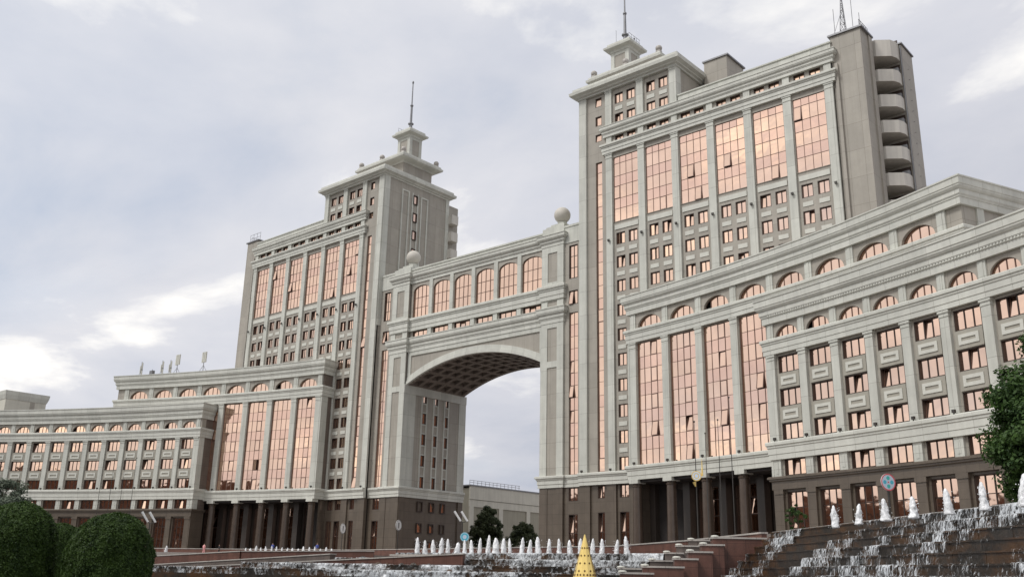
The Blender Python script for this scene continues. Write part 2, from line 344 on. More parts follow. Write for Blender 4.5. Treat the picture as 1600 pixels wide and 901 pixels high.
def arch_fill(mb, fr, u0, u1, c, hw, z0, zs, rise, ztop, d0, d1, n=20):
    """panel u0..u1, z0..ztop with an arched opening"""
    if c - hw > u0 + .01: mb.box(u0, c - hw, d0, d1, z0, ztop, fr)
    if u1 > c + hw + .01: mb.box(c + hw, u1, d0, d1, z0, ztop, fr)
    for i in range(n):
        a = c - hw + 2 * hw * i / n; b = c - hw + 2 * hw * (i + 1) / n
        za, zb = arch_z(a, c, hw, zs, rise), arch_z(b, c, hw, zs, rise)
        vs = [fr.p(a, d0, za), fr.p(b, d0, zb), fr.p(b, d0, ztop), fr.p(a, d0, ztop), fr.p(a, d1, za), fr.p(b, d1, zb), fr.p(b, d1, ztop), fr.p(a, d1, ztop)]
        mb.add(vs, [(0, 1, 2, 3), (1, 0, 4, 5), (3, 2, 6, 7)])
_ac = {}
def arch_window(w, h, zs, rise, cols, hlines=(), variant=0, missing=None, surround=0.12):
    key = (w, h, zs, rise, cols, tuple(hlines), variant, missing)
    if key in _ac: return _ac[key]
    f = MB(); g = MB(); n = cols * 6; c = w / 2; rg = random.Random(variant)
    for i in range(n):
        a, b = w * i / n, w * (i + 1) / n
        if missing is not None and i // 6 == missing: pass
        else:
            k = i // 6; rr = random.Random(k * 31 + variant); j0, j1 = rr.uniform(-.008, .008), rr.uniform(-.008, .008)
            ya = .07 + j0 + (j1 - j0) * ((i % 6) / 6); yb = .07 + j0 + (j1 - j0) * ((i % 6 + 1) / 6)
            g.add([(a, ya, 0), (b, yb, 0), (b, yb, arch_z(b, c, c, zs, rise)), (a, ya, arch_z(a, c, c, zs, rise))], [(0, 1, 2, 3)])
        za, zb = arch_z(a, c, c, zs, rise), arch_z(b, c, c, zs, rise)
        if i in (0,): za = max(za - .0, 0.02)
        t = .09
        f.add([(a, 0, za - t), (b, 0, zb - t), (b, 0, zb), (a, 0, za), (a, .1, za - t), (b, .1, zb - t)], [(0, 1, 2, 3), (1, 0, 4, 5)])
    for i in range(1, cols):
        x = w * i / cols; f.box(x - .035, x + .035, 0.002, .1, 0, arch_z(x, c, c, zs, rise) - .02)
    f.box(0, w, 0.003, .1, 0, .07)
    if zs > .3: f.box(0, .08, 0, .1, 0, zs); f.box(w - .08, w, 0, .1, 0, zs)
    for z in hlines: f.box(.05, w - .05, .004, .1, z - .035, z + .035)
    _ac[key] = (f.mesh('window_frame', M_FRAME), g.mesh('pane', [M_GLASS])); return _ac[key]
def put_arch(parent, fr, u, d, z, w, h, zs, rise, cols, hl=(), missing=None, name='arched_window'):
    fm, gm = arch_window(w, h, zs, rise, cols, hl, random.randrange(3), missing)
    o = place(fm, name, parent, fr.p(u, d, z), fr.ang); place(gm, 'pane', o, (0, 0, 0), 0, True)
    if missing is not None:
        cw = w / cols; c = w / 2; hh = min(arch_z(missing * cw + .05, c, c, zs, rise), arch_z((missing + 1) * cw - .05, c, c, zs, rise)) - .15
        place(sash_mesh(round(cw - .08, 2), round(hh, 2), 0, 10), 'sash', o, (missing * cw + .04, .05, .05), 0, True)
    return o
V, SP = 0, 1
WROW = [(1.0, V)]
def crown(z0, z1, p):      # main cornice: broad plain fascias stepping outwards
    h = z1 - z0
    return [(-.3, z0), (p * .14, z0), (p * .14, z0 + h * .25), (p * .26, z0 + h * .27), (p * .26, z0 + h * .30), (p * .42, z0 + h * .36), (p * .42, z0 + h * .52),
            (p * .60, z0 + h * .55), (p * .78, z0 + h * .62), (p * .78, z0 + h * .66), (p * .88, z0 + h * .69), (p * .88, z0 + h * .92), (p, z0 + h * .94), (p, z1 - .02), (p * .9, z1), (-.3, z1)]
def band(z0, z1, p):       # string course
    h = z1 - z0
    return [(-.3, z0), (p * .35, z0), (p * .35, z0 + h * .28), (p * .5, z0 + h * .30), (p * .5, z0 + h * .62), (p * .7, z0 + h * .66), (p * .72, z0 + h * .76), (p, z0 + h * .80), (p, z0 + h * .95), (p * .85, z1), (-.3, z1)]
def pilaster(parent, fr, u0, u1, d0, d1, z0, z1, m, cap=0.6, name='pilaster'):
    b = MB(); b.box(u0, u1, d0, d1, z0, z1 - cap, fr)
    if cap: b.box(u0 - .06, u1 + .06, d0 - .06, d1, z1 - cap, z1 - cap + .10, fr); b.box(u0 - .02, u1 + .02, d0 - .03, d1, z1 - cap + .10, z1 - .22, fr); b.box(u0 - .12, u1 + .12, d0 - .12, d1, z1 - .22, z1, fr)
    return b.build(name, m, parent)
_light = MB(); _light.box(-.16, .16, -.12, .12, .12, .42); _light.box(-.05, .05, -.05, .05, 0, .12)
ME_FLOOD = _light.mesh('floodlight', M_POLE)

ZG = -1.4
# ------------------------------------------------------------------ ground
def struct(name, mb, m): return tag(mb.build(name, m), kind='structure')
g = MB(); g.add([(-2500, -2500, -6.4), (2500, -2500, -6.4), (2500, 2500, -6.4), (-2500, 2500, -6.4)], [(0, 1, 2, 3)]); struct('ground', g, M_GROUND)
edge = [(-220, -75), (-60, -27), (-10, -14), (30, -16), (47.2, -23.9), (62.9, -35.2), (69.5, -40.6), (80.6, -50.4), (101, -69.6), (122, -89), (190, -150)]
g = MB(); g.prism(edge + [(900, -150), (900, 900), (-900, 900), (-900, -75)], -6.3, ZG); struct('plaza', g, M_PLAZA)

# ------------------------------------------------------------------ plan of the curved wings
WP = dict(x=2.7235, y=-196.5994, R=195.6658, t=0.16947, d=0.031444)
WL = dict(x=-3.3385, y=-222.2815, R=218.7763, t=0.29945, d=0.02115)
def arcpt(w, k, s):
    th = w['t'] + k * w['d']; return (s * (w['x'] + w['R'] * math.sin(th)), w['y'] + w['R'] * math.cos(th))

def wing_frames(w, n, s):
    """bay frames, index k = bay between pilaster k and k+1 counted from the arch outwards"""
    P = [arcpt(w, k, s) for k in range(n + 1)]
    return P, [Fr(P[k], P[k + 1]) if s > 0 else Fr(P[k + 1], P[k]) for k in range(n)]
def wing_path(P, s, e0, e1, ret0, ret1):
    """cornice path, left to right: e0/e1 overrun past first/last pilaster, ret0/ret1 length of the return"""
    def unit(a, b): l = math.hypot(b[0] - a[0], b[1] - a[1]); return ((b[0] - a[0]) / l, (b[1] - a[1]) / l)
    u0 = unit(P[1], P[0]); u1 = unit(P[-2], P[-1])
    A = (P[0][0] + u0[0] * e0, P[0][1] + u0[1] * e0); B = (P[-1][0] + u1[0] * e1, P[-1][1] + u1[1] * e1)
    inw = lambda u, q, l, sg: (q[0] - sg * u[1] * l, q[1] + sg * u[0] * l)
    # inward direction: rotate the left-to-right direction by +90 degrees
    if s > 0: ur0 = (-u0[0], -u0[1]); ur1 = u1
    else: ur0 = u0; ur1 = (-u1[0], -u1[1])
    A2 = (A[0] - ur0[1] * ret0, A[1] + ur0[0] * ret0); B2 = (B[0] - ur1[1] * ret1, B[1] + ur1[0] * ret1)
    pts = ([A2] if ret0 else []) + [A] + P[1:-1] + [B] + ([B2] if ret1 else [])
    return pts if s > 0 else pts[::-1]
def core(mb, path_pts, depth, z0, z1, inset):
    pass
def end_walls(T, A, inward, outw, L, zlo, zhi, m, name='end_wall', th=.5):
    b = MB(); fr = Fr(A, (A[0] + inward[0], A[1] + inward[1]))
    b.box(0, L, -th if outw else 0, 0 if outw else th, zlo, zhi, fr); return b.build(name, m, T)

# ------------------------------------------------------------------ low front wings
def low_wing(s, n, lab):
    P, F = wing_frames(WL, n, s)
    T = thing('office_wing', (P[n // 2][0], P[n // 2][1] + 3, ZG), lab, 'building', 'curved front wings of the office complex')
    wall = MB(); base = MB(); inner = MB(); mold = MB()
    DEP = 3.6
    for k, fr in enumerate(F):
        Lb = fr.L; gap = (k == 10)
        if k == 10:      # narrow dark recess between two blocks
            pass
        inner.box(0.1, Lb - .1, 1.0, 12 if k > 4 else DEP, ZG, 24.6, fr)
        wu = (.80, 3.83)
        wall.grid(fr, 0, Lb, 6.42, 8.3, [wu], [(6.5, 8.3)])
        wall.grid(fr, 0, Lb, 10.2, 20.3, [wu], [(10.45, 12.3), (14.2, 16.2), (18.05, 20.05)])
        base.grid(fr, 0, Lb, ZG, 5.0, [(.9, 3.75)], [(ZG + .5, 4.75)], .35, .75)
        for z in (10.45, 14.2, 18.05):
            h = 1.85 if z < 11 else 2.0
            put_window(T, fr, .80, .60, z, 3.03, h, 3, [(1.0, V)], .55, [(0, 0), (1, 0), (1, 0)], ((0, 7), (0, 9), (2, 8), (-9, 0)))
            if z > 11: pass
        put_window(T, fr, .80, .60, 6.5, 3.03, 1.8, 3, [(1.0, V)], .45, [(1, 0)], ((0, 8), (0, 6)))
        put_window(T, fr, .9, .68, ZG + .5, 2.85, 5.65, 3, [(.30, V), (.40, V), (.30, V)], .4, [(1, 2), (0, 1)], ((0, 10), (14, 0)))
        for z in (12.35, 16.25):
            b = MB(); h = 1.8 if z < 13 else 1.75
            b.box(.78, 3.85, .22, .347, z, z + h, fr)
            o = b.build('spandrel_panel', M_SPAN, T)
            q = MB(); a0, a1, b0, b1 = 1.20, 3.43, z + .38, z + h - .38
            q.box(a0, a1, .14, .218, b0, b0 + .34, fr); q.box(a0, a1, .14, .218, b1 - .34, b1, fr); q.box(a0, a0 + .34, .14, .218, b0 + .34, b1 - .34, fr); q.box(a1 - .34, a1, .14, .218, b0 + .34, b1 - .34, fr)
            q.build('panel_frame', M_WHITE, o)
        # arched attic storey
        arch_fill(wall, fr, 0, Lb, Lb / 2, 1.70, 22.0, 22.15, 1.40, 24.1, .26, .62)
        put_arch(T, fr, Lb / 2 - 1.70, .52, 22.1, 3.40, 1.5, .05, 1.40, 4, (), 0 if random.random() < .12 else None)
    for k in range(n + 1):
        fr = F[min(k, n - 1)] if (s > 0) else F[min(k, n - 1)]
        # frame centred on pilaster k
        fk = Fr(P[k], ang=F[min(k, n - 1)].ang)
        pilaster(T, fk, -.52, .52, 0, .9, 10.3, 20.25, M_LIGHT)
        p = MB(); p.box(-.52, .52, 0.05, .9, 6.4, 8.35, fk); p.box(-.18, .18, .01, .05, 6.75, 7.95, fk); p.build('short_pilaster', M_LIGHT, T)
        p = MB(); p.box(-.45, .45, .12, .9, 22.1, 24.1, fk); p.box(-.18, .18, .07, .12, 22.25, 23.85, fk); p.build('attic_pilaster', M_LIGHT, T)
        p = MB(); p.box(-.58, .58, .05, .9, ZG, 4.5, fk); p.box(-.68, .68, -.05, .9, 4.5, 5.02, fk); p.build('base_pilaster', M_GRAN, T)
        place(ME_FLOOD, 'floodlight', T, fk.p(.2, -.35, 10.3), fk.ang)
    path = wing_path(P, s, .85, .9, DEP - .1, 8)
    c = MB(); c.sweep(path, crown(24.0, 27.0, .80)); c.build('cornice', M_CORN, T)
    c = MB()
    for fr in F:
        m = 13
        for i in range(m): c.box(fr.L * (i + .25) / m, fr.L * (i + .75) / m, -.28, -.08, 24.80, 25.02, fr)
    c.build('dentil_course', M_CORN, T)
    c = MB(); c.sweep(path, band(20.3, 22.12, .42)); c.build('upper_band', M_CORN, T)
    c = MB(); c.sweep(path, band(8.3, 10.3, .42)); c.build('lower_band', M_CORN, T)
    c = MB(); c.sweep(path, [(-.3, 5.0), (.05, 5.0), (.05, 5.85), (.25, 5.95), (.25, 6.1), (.4, 6.15), (.4, 6.35), (.3, 6.42), (-.3, 6.42)]); c.build('granite_cornice', M_GRAN, T)
    # ends: pale corner wrap, then side wall browned for shade
    for (k, e) in ((0, .5), (n, .6)):
        fk = Fr(P[k], ang=F[min(k, n - 1)].ang); sg = -s if k == 0 else s
        u = sg * .52
        for (zl, zh) in ((10.3, 20.3), (6.4, 8.3)):
            p = MB(); p.box(u, u + sg * .32, .0, 1.5, zl, zh, fk); p.build('corner_pilaster', M_LIGHT, T)
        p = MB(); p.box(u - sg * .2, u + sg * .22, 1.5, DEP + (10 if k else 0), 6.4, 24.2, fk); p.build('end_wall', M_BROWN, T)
        p = MB(); p.box(u - sg * .2, u + sg * .3, .1, DEP + (10 if k else 0), ZG, 5.2, fk); p.build('end_plinth', M_GRAN, T)
        p = MB(); p.box(u - sg * .1, u + sg * .28, .3, 1.5, 22.1, 24.1, fk); p.build('attic_corner', M_GREY, T)
    wall.build('wall', M_GREY, T); base.build('plinth', M_GRAN, T); inner.build('interior', M_INT, T)
    r = MB()
    for k, fr in enumerate(F): r.box(-.1, fr.L + .1, .2, 12 if k > 4 else DEP, 26.2, 26.6, fr)
    r.build('roof', M_COPE, T)
    return T
low_wing(1, 9, 'curved five storey front wing on the right beside the stepped waterfall')
low_wing(-1, 12, 'curved five storey front wing on the left behind the round topiary bushes')

# ------------------------------------------------------------------ portico wings
def portico_wing(s, lab):
    n = 8; P, F = wing_frames(WP, n, s)
    T = thing('portico_wing', (P[4][0], P[4][1] + 6, ZG), lab, 'building', 'portico wings with tall glass bays above columns')
    wall = MB(); inner = MB(); back = MB(); sof = MB()
    for k, fr in enumerate(F):
        Lb = fr.L
        inner.box(.05, Lb - .05, 1.2, 13, 10.0, 31.5, fr)
        hid = k >= 5      # lower storeys stand behind the front wing
        wu = (.70, Lb - .70)
        wall.grid(fr, 0, Lb, 10.0, 27.2, [wu], [(10.05, 27.1)], .26, .8)
        # curtain wall: vision and spandrel rows of panes
        w = wu[1] - wu[0]; H = 17.05; vh, sh = 2.05, 1.71
        rows = []
        for i in range(4): rows += [(vh / H, V), (sh / H, SP)]
        rows += [(1 - sum(r[0] for r in rows), V)]
        cells = []
        if not hid:
            for i in range(5):
                c = 2 if s > 0 else (3 if k in (0, 1) else 2)
                if random.random() < .82: cells.append((2, i * 2))
        key_var = random.randrange(3)
        fm, gm = rect_window(w, H, 4, rows, key_var, tuple(cells), .055)
        o = place(fm, 'curtain_wall', T, fr.p(wu[0], .40, 10.05), fr.ang); place(gm, 'pane', o, (0, 0, 0), 0, True)
        for (c, r) in cells:
            z0 = sum(x[0] for x in rows[:r]) * H; hh = rows[r][0] * H; cw = w / 4
            turn, tilt = random.choice(((0, 0), (0, 0), (0, 0), (0, 0), (0, 4), (0, 0), (0, -8) if s > 0 else (-16, 0), (0, 9)))
            place(sash_mesh(cw - .05, hh - .05, turn, tilt, .10), 'sash', o, (c * cw + .025, .05, z0 + .025), 0, True)
        # arched attic
        arch_fill(wall, fr, 0, Lb, Lb / 2, 2.25, 28.9, 29.25, 1.70, 31.6, .26, .75)
        put_arch(T, fr, Lb / 2 - 2.25, .60, 29.1, 4.5, 1.9, .15, 1.70, 4, (), 0 if random.random() < .2 else None)
        # ground floor: deep porch with glazed bronze doors
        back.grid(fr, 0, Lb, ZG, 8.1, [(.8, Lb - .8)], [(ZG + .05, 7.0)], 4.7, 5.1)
        put_window(T, fr, .8, 5.0, ZG + .05, Lb - 1.6, 8.35, 4, [(.3, V), (.25, V), (.25, V), (.2, V)], .3, [(1, 2), (2, 2)], ((0, 8), (12, 0)), name='glazed_entrance')
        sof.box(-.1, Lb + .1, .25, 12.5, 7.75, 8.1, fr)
        inner.box(.05, Lb - .05, 5.7, 12.5, ZG, 8.0, fr)
    for k in range(n + 1):
        fk = Fr(P[k], ang=F[min(k, n - 1)].ang)
        pilaster(T, fk, -.60, .60, 0, 1.0, 10.05, 27.25, M_LIGHT, .8)
        p = MB(); p.box(-.52, .52, .12, .9, 29.15, 31.5, fk); p.box(-.2, .2, .07, .12, 29.35, 31.25, fk); p.build('attic_pilaster', M_LIGHT, T)
        place(ME_FLOOD, 'floodlight', T, fk.p(.25, -.35, 10.02), fk.ang)
        if k <= 6:
            c = fk.p(0, .55, 0); m = MB()
            m.lathe((c[0], c[1], 0), [(.85, ZG), (.85, ZG + .35), (.74, ZG + .4), (.72, ZG + .7), (.66, 3), (.62, 7.1), (.7, 7.15), (.72, 7.3), (.62, 7.35), (.64, 7.6)], 28)
            o = m.build('column', M_COLM, T, smooth=False)
            q = MB(); q.box(-.8, .8, -.25, 1.35, 7.6, 8.12, fk); q.build('capital', M_CORN, o)
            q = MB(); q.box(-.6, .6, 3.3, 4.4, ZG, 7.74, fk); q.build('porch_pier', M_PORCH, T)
    path = wing_path(P, s, .95, 2.55, 3.6, 14)
    c = MB(); c.sweep(path, crown(31.45, 34.25, .75)); c.build('cornice', M_CORN, T)
    c = MB(); c.sweep(path, band(27.25, 29.15, .45)); c.build('upper_band', M_CORN, T)
    c = MB(); c.sweep(path, band(8.1, 10.02, .48)); c.build('lower_band', M_CORN, T)
    # inner end (towards the tower)
    fk = Fr(P[0], ang=F[0].ang); sg = -s; u = sg * .66
    p = MB(); p.box(u, u + sg * .3, 0, 1.7, 10.05, 27.25, fk); p.build('corner_pilaster', M_LIGHT, T)
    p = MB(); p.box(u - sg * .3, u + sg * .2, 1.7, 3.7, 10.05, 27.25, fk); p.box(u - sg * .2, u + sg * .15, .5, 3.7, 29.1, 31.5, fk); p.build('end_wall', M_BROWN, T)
    p = MB(); p.box(u - sg * .2, u + sg * .25, 1.8, 3.7, ZG, 8.1, fk); p.build('end_plinth', M_GRAN, T)
    # outer end: blank corner block, small pilasters and side windows
    fk = Fr(P[n], ang=F[-1].ang); sg = s
    p = MB(); p.box(sg * .5, sg * 2.35, .35, 14, 28.9, 31.5, fk); p.box(sg * .6, sg * 2.4, .2, 14, 10, 27.3, fk); p.build('corner_block', M_GREY, T)
    pp = Fr(fk.p(sg * 2.35, 0, 0), ang=fk.ang + (math.pi / 2 if s > 0 else -math.pi / 2))
    for i, q0 in enumerate((2.9, 8.6)):
        a = MB(); (a.box(q0 - .5 if s > 0 else -q0 - .5, q0 + .5 if s > 0 else -q0 + .5, -.18, .3, 29.15, 31.5, pp)); a.build('attic_pilaster', M_LIGHT, T)
        st = q0 + 1.1 if s > 0 else -(q0 + 1.1) - 3.6
        put_arch(T, pp, st, -.08, 29.15, 3.6, 1.8, .15, 1.62, 4, ())
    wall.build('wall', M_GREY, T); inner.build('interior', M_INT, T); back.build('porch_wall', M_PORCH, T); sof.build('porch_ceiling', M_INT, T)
    r = MB()
    for fr in F: r.box(-.1, fr.L + .1, .2, 13, 33.3, 33.8, fr)
    r.box(sg * -.5, sg * 2.4, .2, 14, 33.3, 33.8, fk)
    r.build('roof', M_COPE, T)
    return T
portico_wing(1, 'portico wing of the right hand tower with tall copper glass bays above dark columns')
portico_wing(-1, 'portico wing of the left hand tower with aerials on its roof above dark columns')

# ------------------------------------------------------------------ towers
YT = -0.77; BX = 29.87; BW = 6.0
def tower(s, lab):
    T = thing('office_tower', (s * 45, 8, ZG), lab, 'building', 'twin office towers flanking the arch')
    fr = Fr((0, YT), ang=0.0)
    def mu(a, b): return (a, b) if s > 0 else (-b, -a)
    wall = MB(); base = MB(); inner = MB()
    bx = lambda m, x0, x1, y0, y1, z0, z1: m.box(s * x0, s * x1, y0, y1, z0, z1)
    def cells_open(u, w): return None
    # zone between pilaster A and B0: one tall strip of windows
    st = (27.12, 28.36)
    inner.box(*mu(24.4, 66.6), 1.0, 17.6, ZG, 63.9, fr); inner.box(*mu(24.4, 42.1), 1.0, 17.6, 63.9, 71, fr)
    wall.grid(fr, *mu(24.0, BX), 8.0, 71, [mu(*st)], [(9.9, 58.7), (62.3, 63.6), (65.1, 66.8), (68.5, 70.1)])
    H = 48.8; nfl = 13; hh = H / nfl / 2
    rows = []
    for i in range(nfl): rows += [(.54 / nfl, V), (.46 / nfl, V if i % 2 else SP)]
    cells = [(0, 2 * i) for i in (range(0, 13))] ; cells = [c for c in cells if random.random() < .5]
    fm, gm = rect_window(st[1] - st[0], H, 1, rows, 0 if s > 0 else 1, tuple(cells), .06)
    o = place(fm, 'window_strip', T, fr.p(mu(*st)[0], .6, 9.9), 0); place(gm, 'pane', o, (0, 0, 0), 0, True)
    for (c, r) in cells:
        z0 = sum(x[0] for x in rows[:r]) * H; h_ = rows[r][0] * H
        turn, tilt = random.choice(((0, 0), (0, 0), (0, 0), (0, -9), (0, 6)))
        place(sash_mesh(1.18, h_ - .05, turn, tilt, .10), 'sash', o, (.03, .04, z0 + .025), 0, True)
    for z, h in ((62.3, 1.3), (65.1, 1.7), (68.5, 1.6)): put_window(T, fr, mu(*st)[0], .6, z, 1.24, h, 1, WROW, .3, [(0, 0)], ((0, -6),))
    # bays
    for k in range(6):
        x0 = BX + BW * k
        ws = [mu(x0 + 1.05, x0 + 2.68), mu(x0 + 3.32, x0 + 4.95)]
        k0 = 0 if k == 0 else 5
        zr = [(9.95 + 3.79 * i, 9.95 + 3.79 * i + 1.92) for i in range(10)]
        wall.grid(fr, *mu(x0, x0 + BW), 8.0, 47.75, ws, zr)
        cu = mu(x0 + .72, x0 + BW - .72)
        wall.grid(fr, *mu(x0, x0 + BW), 47.75, 59.5, [cu], [(47.8, 58.65)], .24, .65)
        wall.grid(fr, *mu(x0, x0 + BW), 59.5, 64.0, ws, [(61.15, 62.35)])
        for i in range(k0, 10):
            for wn in ws:
                put_window(T, fr, wn[0], .58, zr[i][0], 1.63, 1.92, 2, WROW, .22, [(0, 0), (1, 0)], ((0, 7), (0, 5), (-20, 0)))
                b = MB(); zc = zr[i][1] + .62
                if i < 9: b.box(wn[0] + .1, wn[1] - .1, .27, .348, zc, zc + .62, fr); b.build('panel', M_WHITE, T)
        b = MB(); b.box(cu[0] + .12, cu[1] - .12, .24, .348, 46.5, 47.25, fr); b.build('panel', M_WHITE, T)
        w = cu[1] - cu[0]; H = 10.85
        rows2 = [(.195, V), (.155, SP), (.195, V), (.155, SP), (.195, V), (.105, SP)]
        cells = [c for c in ((0, 4), (3, 4), (1, 2), (0, 2), (2, 0)) if random.random() < .22]
        fm, gm = rect_window(w, H, 4, rows2, k % 3, tuple(cells), .055)
        o = place(fm, 'curtain_wall', T, fr.p(cu[0], .34, 47.8), 0); place(gm, 'pane', o, (0, 0, 0), 0, True)
        for (c, r) in cells:
            z0 = sum(x[0] for x in rows2[:r]) * H; h_ = rows2[r][0] * H; cw = w / 4
            turn, tilt = random.choice(((0, 0), (0, 0), (0, -7), (0, -6)))
            place(sash_mesh(cw - .05, h_ - .05, turn, tilt, .10), 'sash', o, (c * cw + .025, .03, z0 + .025), 0, True)
        for wn in ws: put_window(T, fr, wn[0], .58, 61.15, 1.63, 1.2, 2, WROW)
        if k < 2:
            zr2 = [(64.45, 66.2), (67.95, 69.75)]
            wall.grid(fr, *mu(x0, x0 + BW), 64.0, 71, ws, zr2)
            for z0, z1 in zr2:
                for wn in ws: put_window(T, fr, wn[0], .58, z0, 1.63, z1 - z0, 2, WROW, .1, [(0, 0)], ((0, 6),))
            for wn in ws:
                b = MB(); b.box(wn[0] + .1, wn[1] - .1, .27, .348, 66.75, 67.4, fr); b.build('panel', M_WHITE, T)
    # pilasters
    xs = [(24.02, 25.45, 9.8, 70.6)] + [(BX + BW * k - .58, BX + BW * k + .58, 9.8, 59.45) for k in range(7)]
    for i, (a, b_, z0, z1) in enumerate(xs):
        pilaster(T, fr, *mu(a, b_), 0, .36, z0, z1, M_LIGHT, .8 if i else 0)
        place(ME_FLOOD, 'floodlight', T, fr.p(s * (a + b_) / 2, -.4, 9.8), 0); 
        if i: place(ME_FLOOD, 'floodlight', T, fr.p(s * (a + b_) / 2, -.25, 44.6), 0)
    for k in range(7):
        b = MB(); b.box(*mu(BX + BW * k - .5, BX + BW * k + .5), .08, .36, 61.0, 62.5, fr); b.build('short_pilaster', M_LIGHT, T)
    for k in range(3): pilaster(T, fr, *mu(BX + BW * k - .6, BX + BW * k + .6), 0.0, .36, 64.1, 70.7, M_LIGHT, .5)
    # bands on the wide front
    def fpath(x0, x1, r0, r1, y=YT):
        pts = ([(x0, y + r0)] if r0 else []) + [(x0, y), (x1, y)] + ([(x1, y + r1)] if r1 else [])
        return pts if s > 0 else [(-a, b) for a, b in pts[::-1]]
    c = MB(); c.sweep(fpath(28.95, 66.7, .9, 1.5), band(59.45, 61.1, .55)); c.build('lower_entablature', M_CORN, T)
    c = MB(); c.sweep(fpath(28.95, 66.7, .9, 1.5), crown(62.4, 64.2, .6)); c.build('upper_entablature', M_CORN, T)
    c = MB(); c.sweep(fpath(42.6, 66.5, 0, 3, YT + .25), [(-.4, 64.1), (0, 64.1), (0, 65.35), (.15, 65.4), (.15, 65.6), (-.4, 65.62)]); c.build('parapet', M_LIGHT, T)
    c = MB(); c.sweep(fpath(24.02, 37, 0, 0), band(8.05, 9.82, .55)); c.build('base_band', M_CORN, T)
    # granite base
    ws = [(22, 22)]
    base.grid(fr, *mu(24.0, 36.0), ZG, 8.06, [mu(*st), mu(30.92, 32.55), mu(33.2, 34.8)], [(ZG + .1, 4.2), (6.15, 7.98)], .35, .7)
    for a in (st, (30.92, 32.55), (33.2, 34.8)):
        put_window(T, fr, mu(*a)[0], .6, 6.15, a[1] - a[0], 1.8, 2, WROW, .3, [(0, 0)], ((0, 7),))
        put_window(T, fr, mu(*a)[0], .6, ZG + .1, a[1] - a[0], 5.5, 2, [(.5, V), (.5, V)], .6, [(0, 1)], ((0, 9),))
    for a, b_ in ((24.02, 25.9), (28.9, 30.5)):
        p = MB(); p.box(*mu(a, b_), 0.05, .36, ZG, 8.06, fr); p.build('base_pilaster', M_GRAN, T)
    # side wall towards the arch
    sw = MB(); bx(sw, 24.0, 24.35, YT + .36, 17.2, 8.0, 70.8)
    sw.build('side_wall', M_GREY, T)
    for (y0, y1) in ((YT + .3, .75), (16.4, 17.3)):
        p = MB(); bx(p, 23.86, 24.36, y0, y1, 40, 70.7); p.build('corner_pilaster', M_LIGHT, T)
    def framep(y0, y1, z0, z1):
        p = MB(); t = .28
        bx(p, 23.84, 23.998, y0, y0 + t, z0, z1); bx(p, 23.84, 23.998, y1 - t, y1, z0, z1); bx(p, 23.84, 23.998, y0 + t, y1 - t, z1 - t, z1); return p
    framep(4.0, 6.0, 40, 69.2).build('panel_frame', M_LIGHT, T); framep(9.2, 11.2, 40, 69.0).build('panel_frame', M_LIGHT, T)
    p = MB(); bx(p, 23.84, 23.998, 6.75, 7.05, 40, 69.2); bx(p, 23.84, 23.998, 8.2, 8.5, 40, 69.2); p.build('panel_frame', M_LIGHT, T)
    fs = Fr((s * 24.0, 0), ang=math.pi / 2 if s < 0 else -math.pi / 2)
    for i in range(8):
        z = 66.8 - 3.79 * i; y = 7.07 if s < 0 else -8.18
        if z > 42: put_window(T, fs, y, -.1, z, 1.1, 1.9, 1, WROW)
    # attic cap, stepped cornices, lantern, balls, spire
    rect = lambda x0, x1, y0, y1: [(x0, y0), (x1, y0), (x1, y1), (x0, y1)] if s > 0 else [(-x1, y0), (-x0, y0), (-x0, y1), (-x1, y1)]
    p = MB(); bx(p, 41.9, 42.35, YT + .3, 17.0, 64.0, 70.8); bx(p, 24.3, 42.3, 16.9, 17.2, 8, 70.8); p.build('attic_wall', M_GREY, T)
    p = MB(); bx(p, 42.0, 42.5, YT + .02, .7, 64.1, 70.7); p.build('corner_pilaster', M_LIGHT, T)
    c = MB(); c.sweep(rect(24.0, 42.5, YT, 17.2), [(-.4, 70.6), (.15, 70.6), (.2, 70.85), (.55, 70.95), (.6, 71.1), (1.15, 71.35), (1.2, 71.85), (.9, 71.9), (.8, 72.0), (.75, 72.5), (.6, 72.6), (-.6, 72.6)], True); c.build('attic_cornice', M_CORN, T)
    p = MB(); bx(p, 23.6, 42.9, YT - .3, 17.5, 72.0, 72.5); p.build('attic_roof', M_COPE, T)
    p = MB(); bx(p, 24.5, 36.1, 4.4, 12.4, 72.0, 75.6); p.build('upper_stage', M_GREY, T)
    c = MB(); c.sweep(rect(24.5, 36.1, 4.4, 12.4), [(-.4, 75.3), (.1, 75.3), (.3, 75.55), (1.3, 75.75), (1.65, 75.95), (1.7, 76.35), (1.4, 76.45), (1.35, 76.85), (-.6, 76.95)], True); c.build('upper_cornice', M_CORN, T)
    p = MB(); bx(p, 23.6, 37.0, 3.5, 13.3, 76.2, 76.85); p.build('stage_roof', M_COPE, T)
    for (x, y) in ((23.9, 3.7), (36.9, 3.7), (23.9, 13.0), (36.9, 13.0), (30.4, 3.7)):
        p = MB(); bx(p, x - .38, x + .38, y - .38, y + .38, 76.8, 77.3); p.ball((s * x, y, 77.75), .55, 16); p.build('ball_finial', M_COPE, T, True)
    lx0, lx1, ly0, ly1 = 25.4, 29.1, 6.6, 10.0
    p = MB(); bx(p, lx0 + .1, lx1 - .1, ly0 + .1, ly1 - .1, 76.5, 82.4); p.build('lantern', M_GREY, T)
    p = MB()
    for x in (lx0, lx1 - .75):
        for y in (ly0, ly1 - .75): bx(p, x, x + .75, y, y + .75, 76.5, 82.4)
    bx(p, lx0 + .75, lx1 - .75, ly0 + .02, ly0 + .1, 81.7, 82.4); bx(p, lx0 + .02, lx0 + .1, ly0 + .75, ly1 - .75, 81.7, 82.4); bx(p, lx1 - .1, lx1 - .02, ly0 + .75, ly1 - .75, 81.7, 82.4)
    p.build('lantern_frame', M_LIGHT, T)
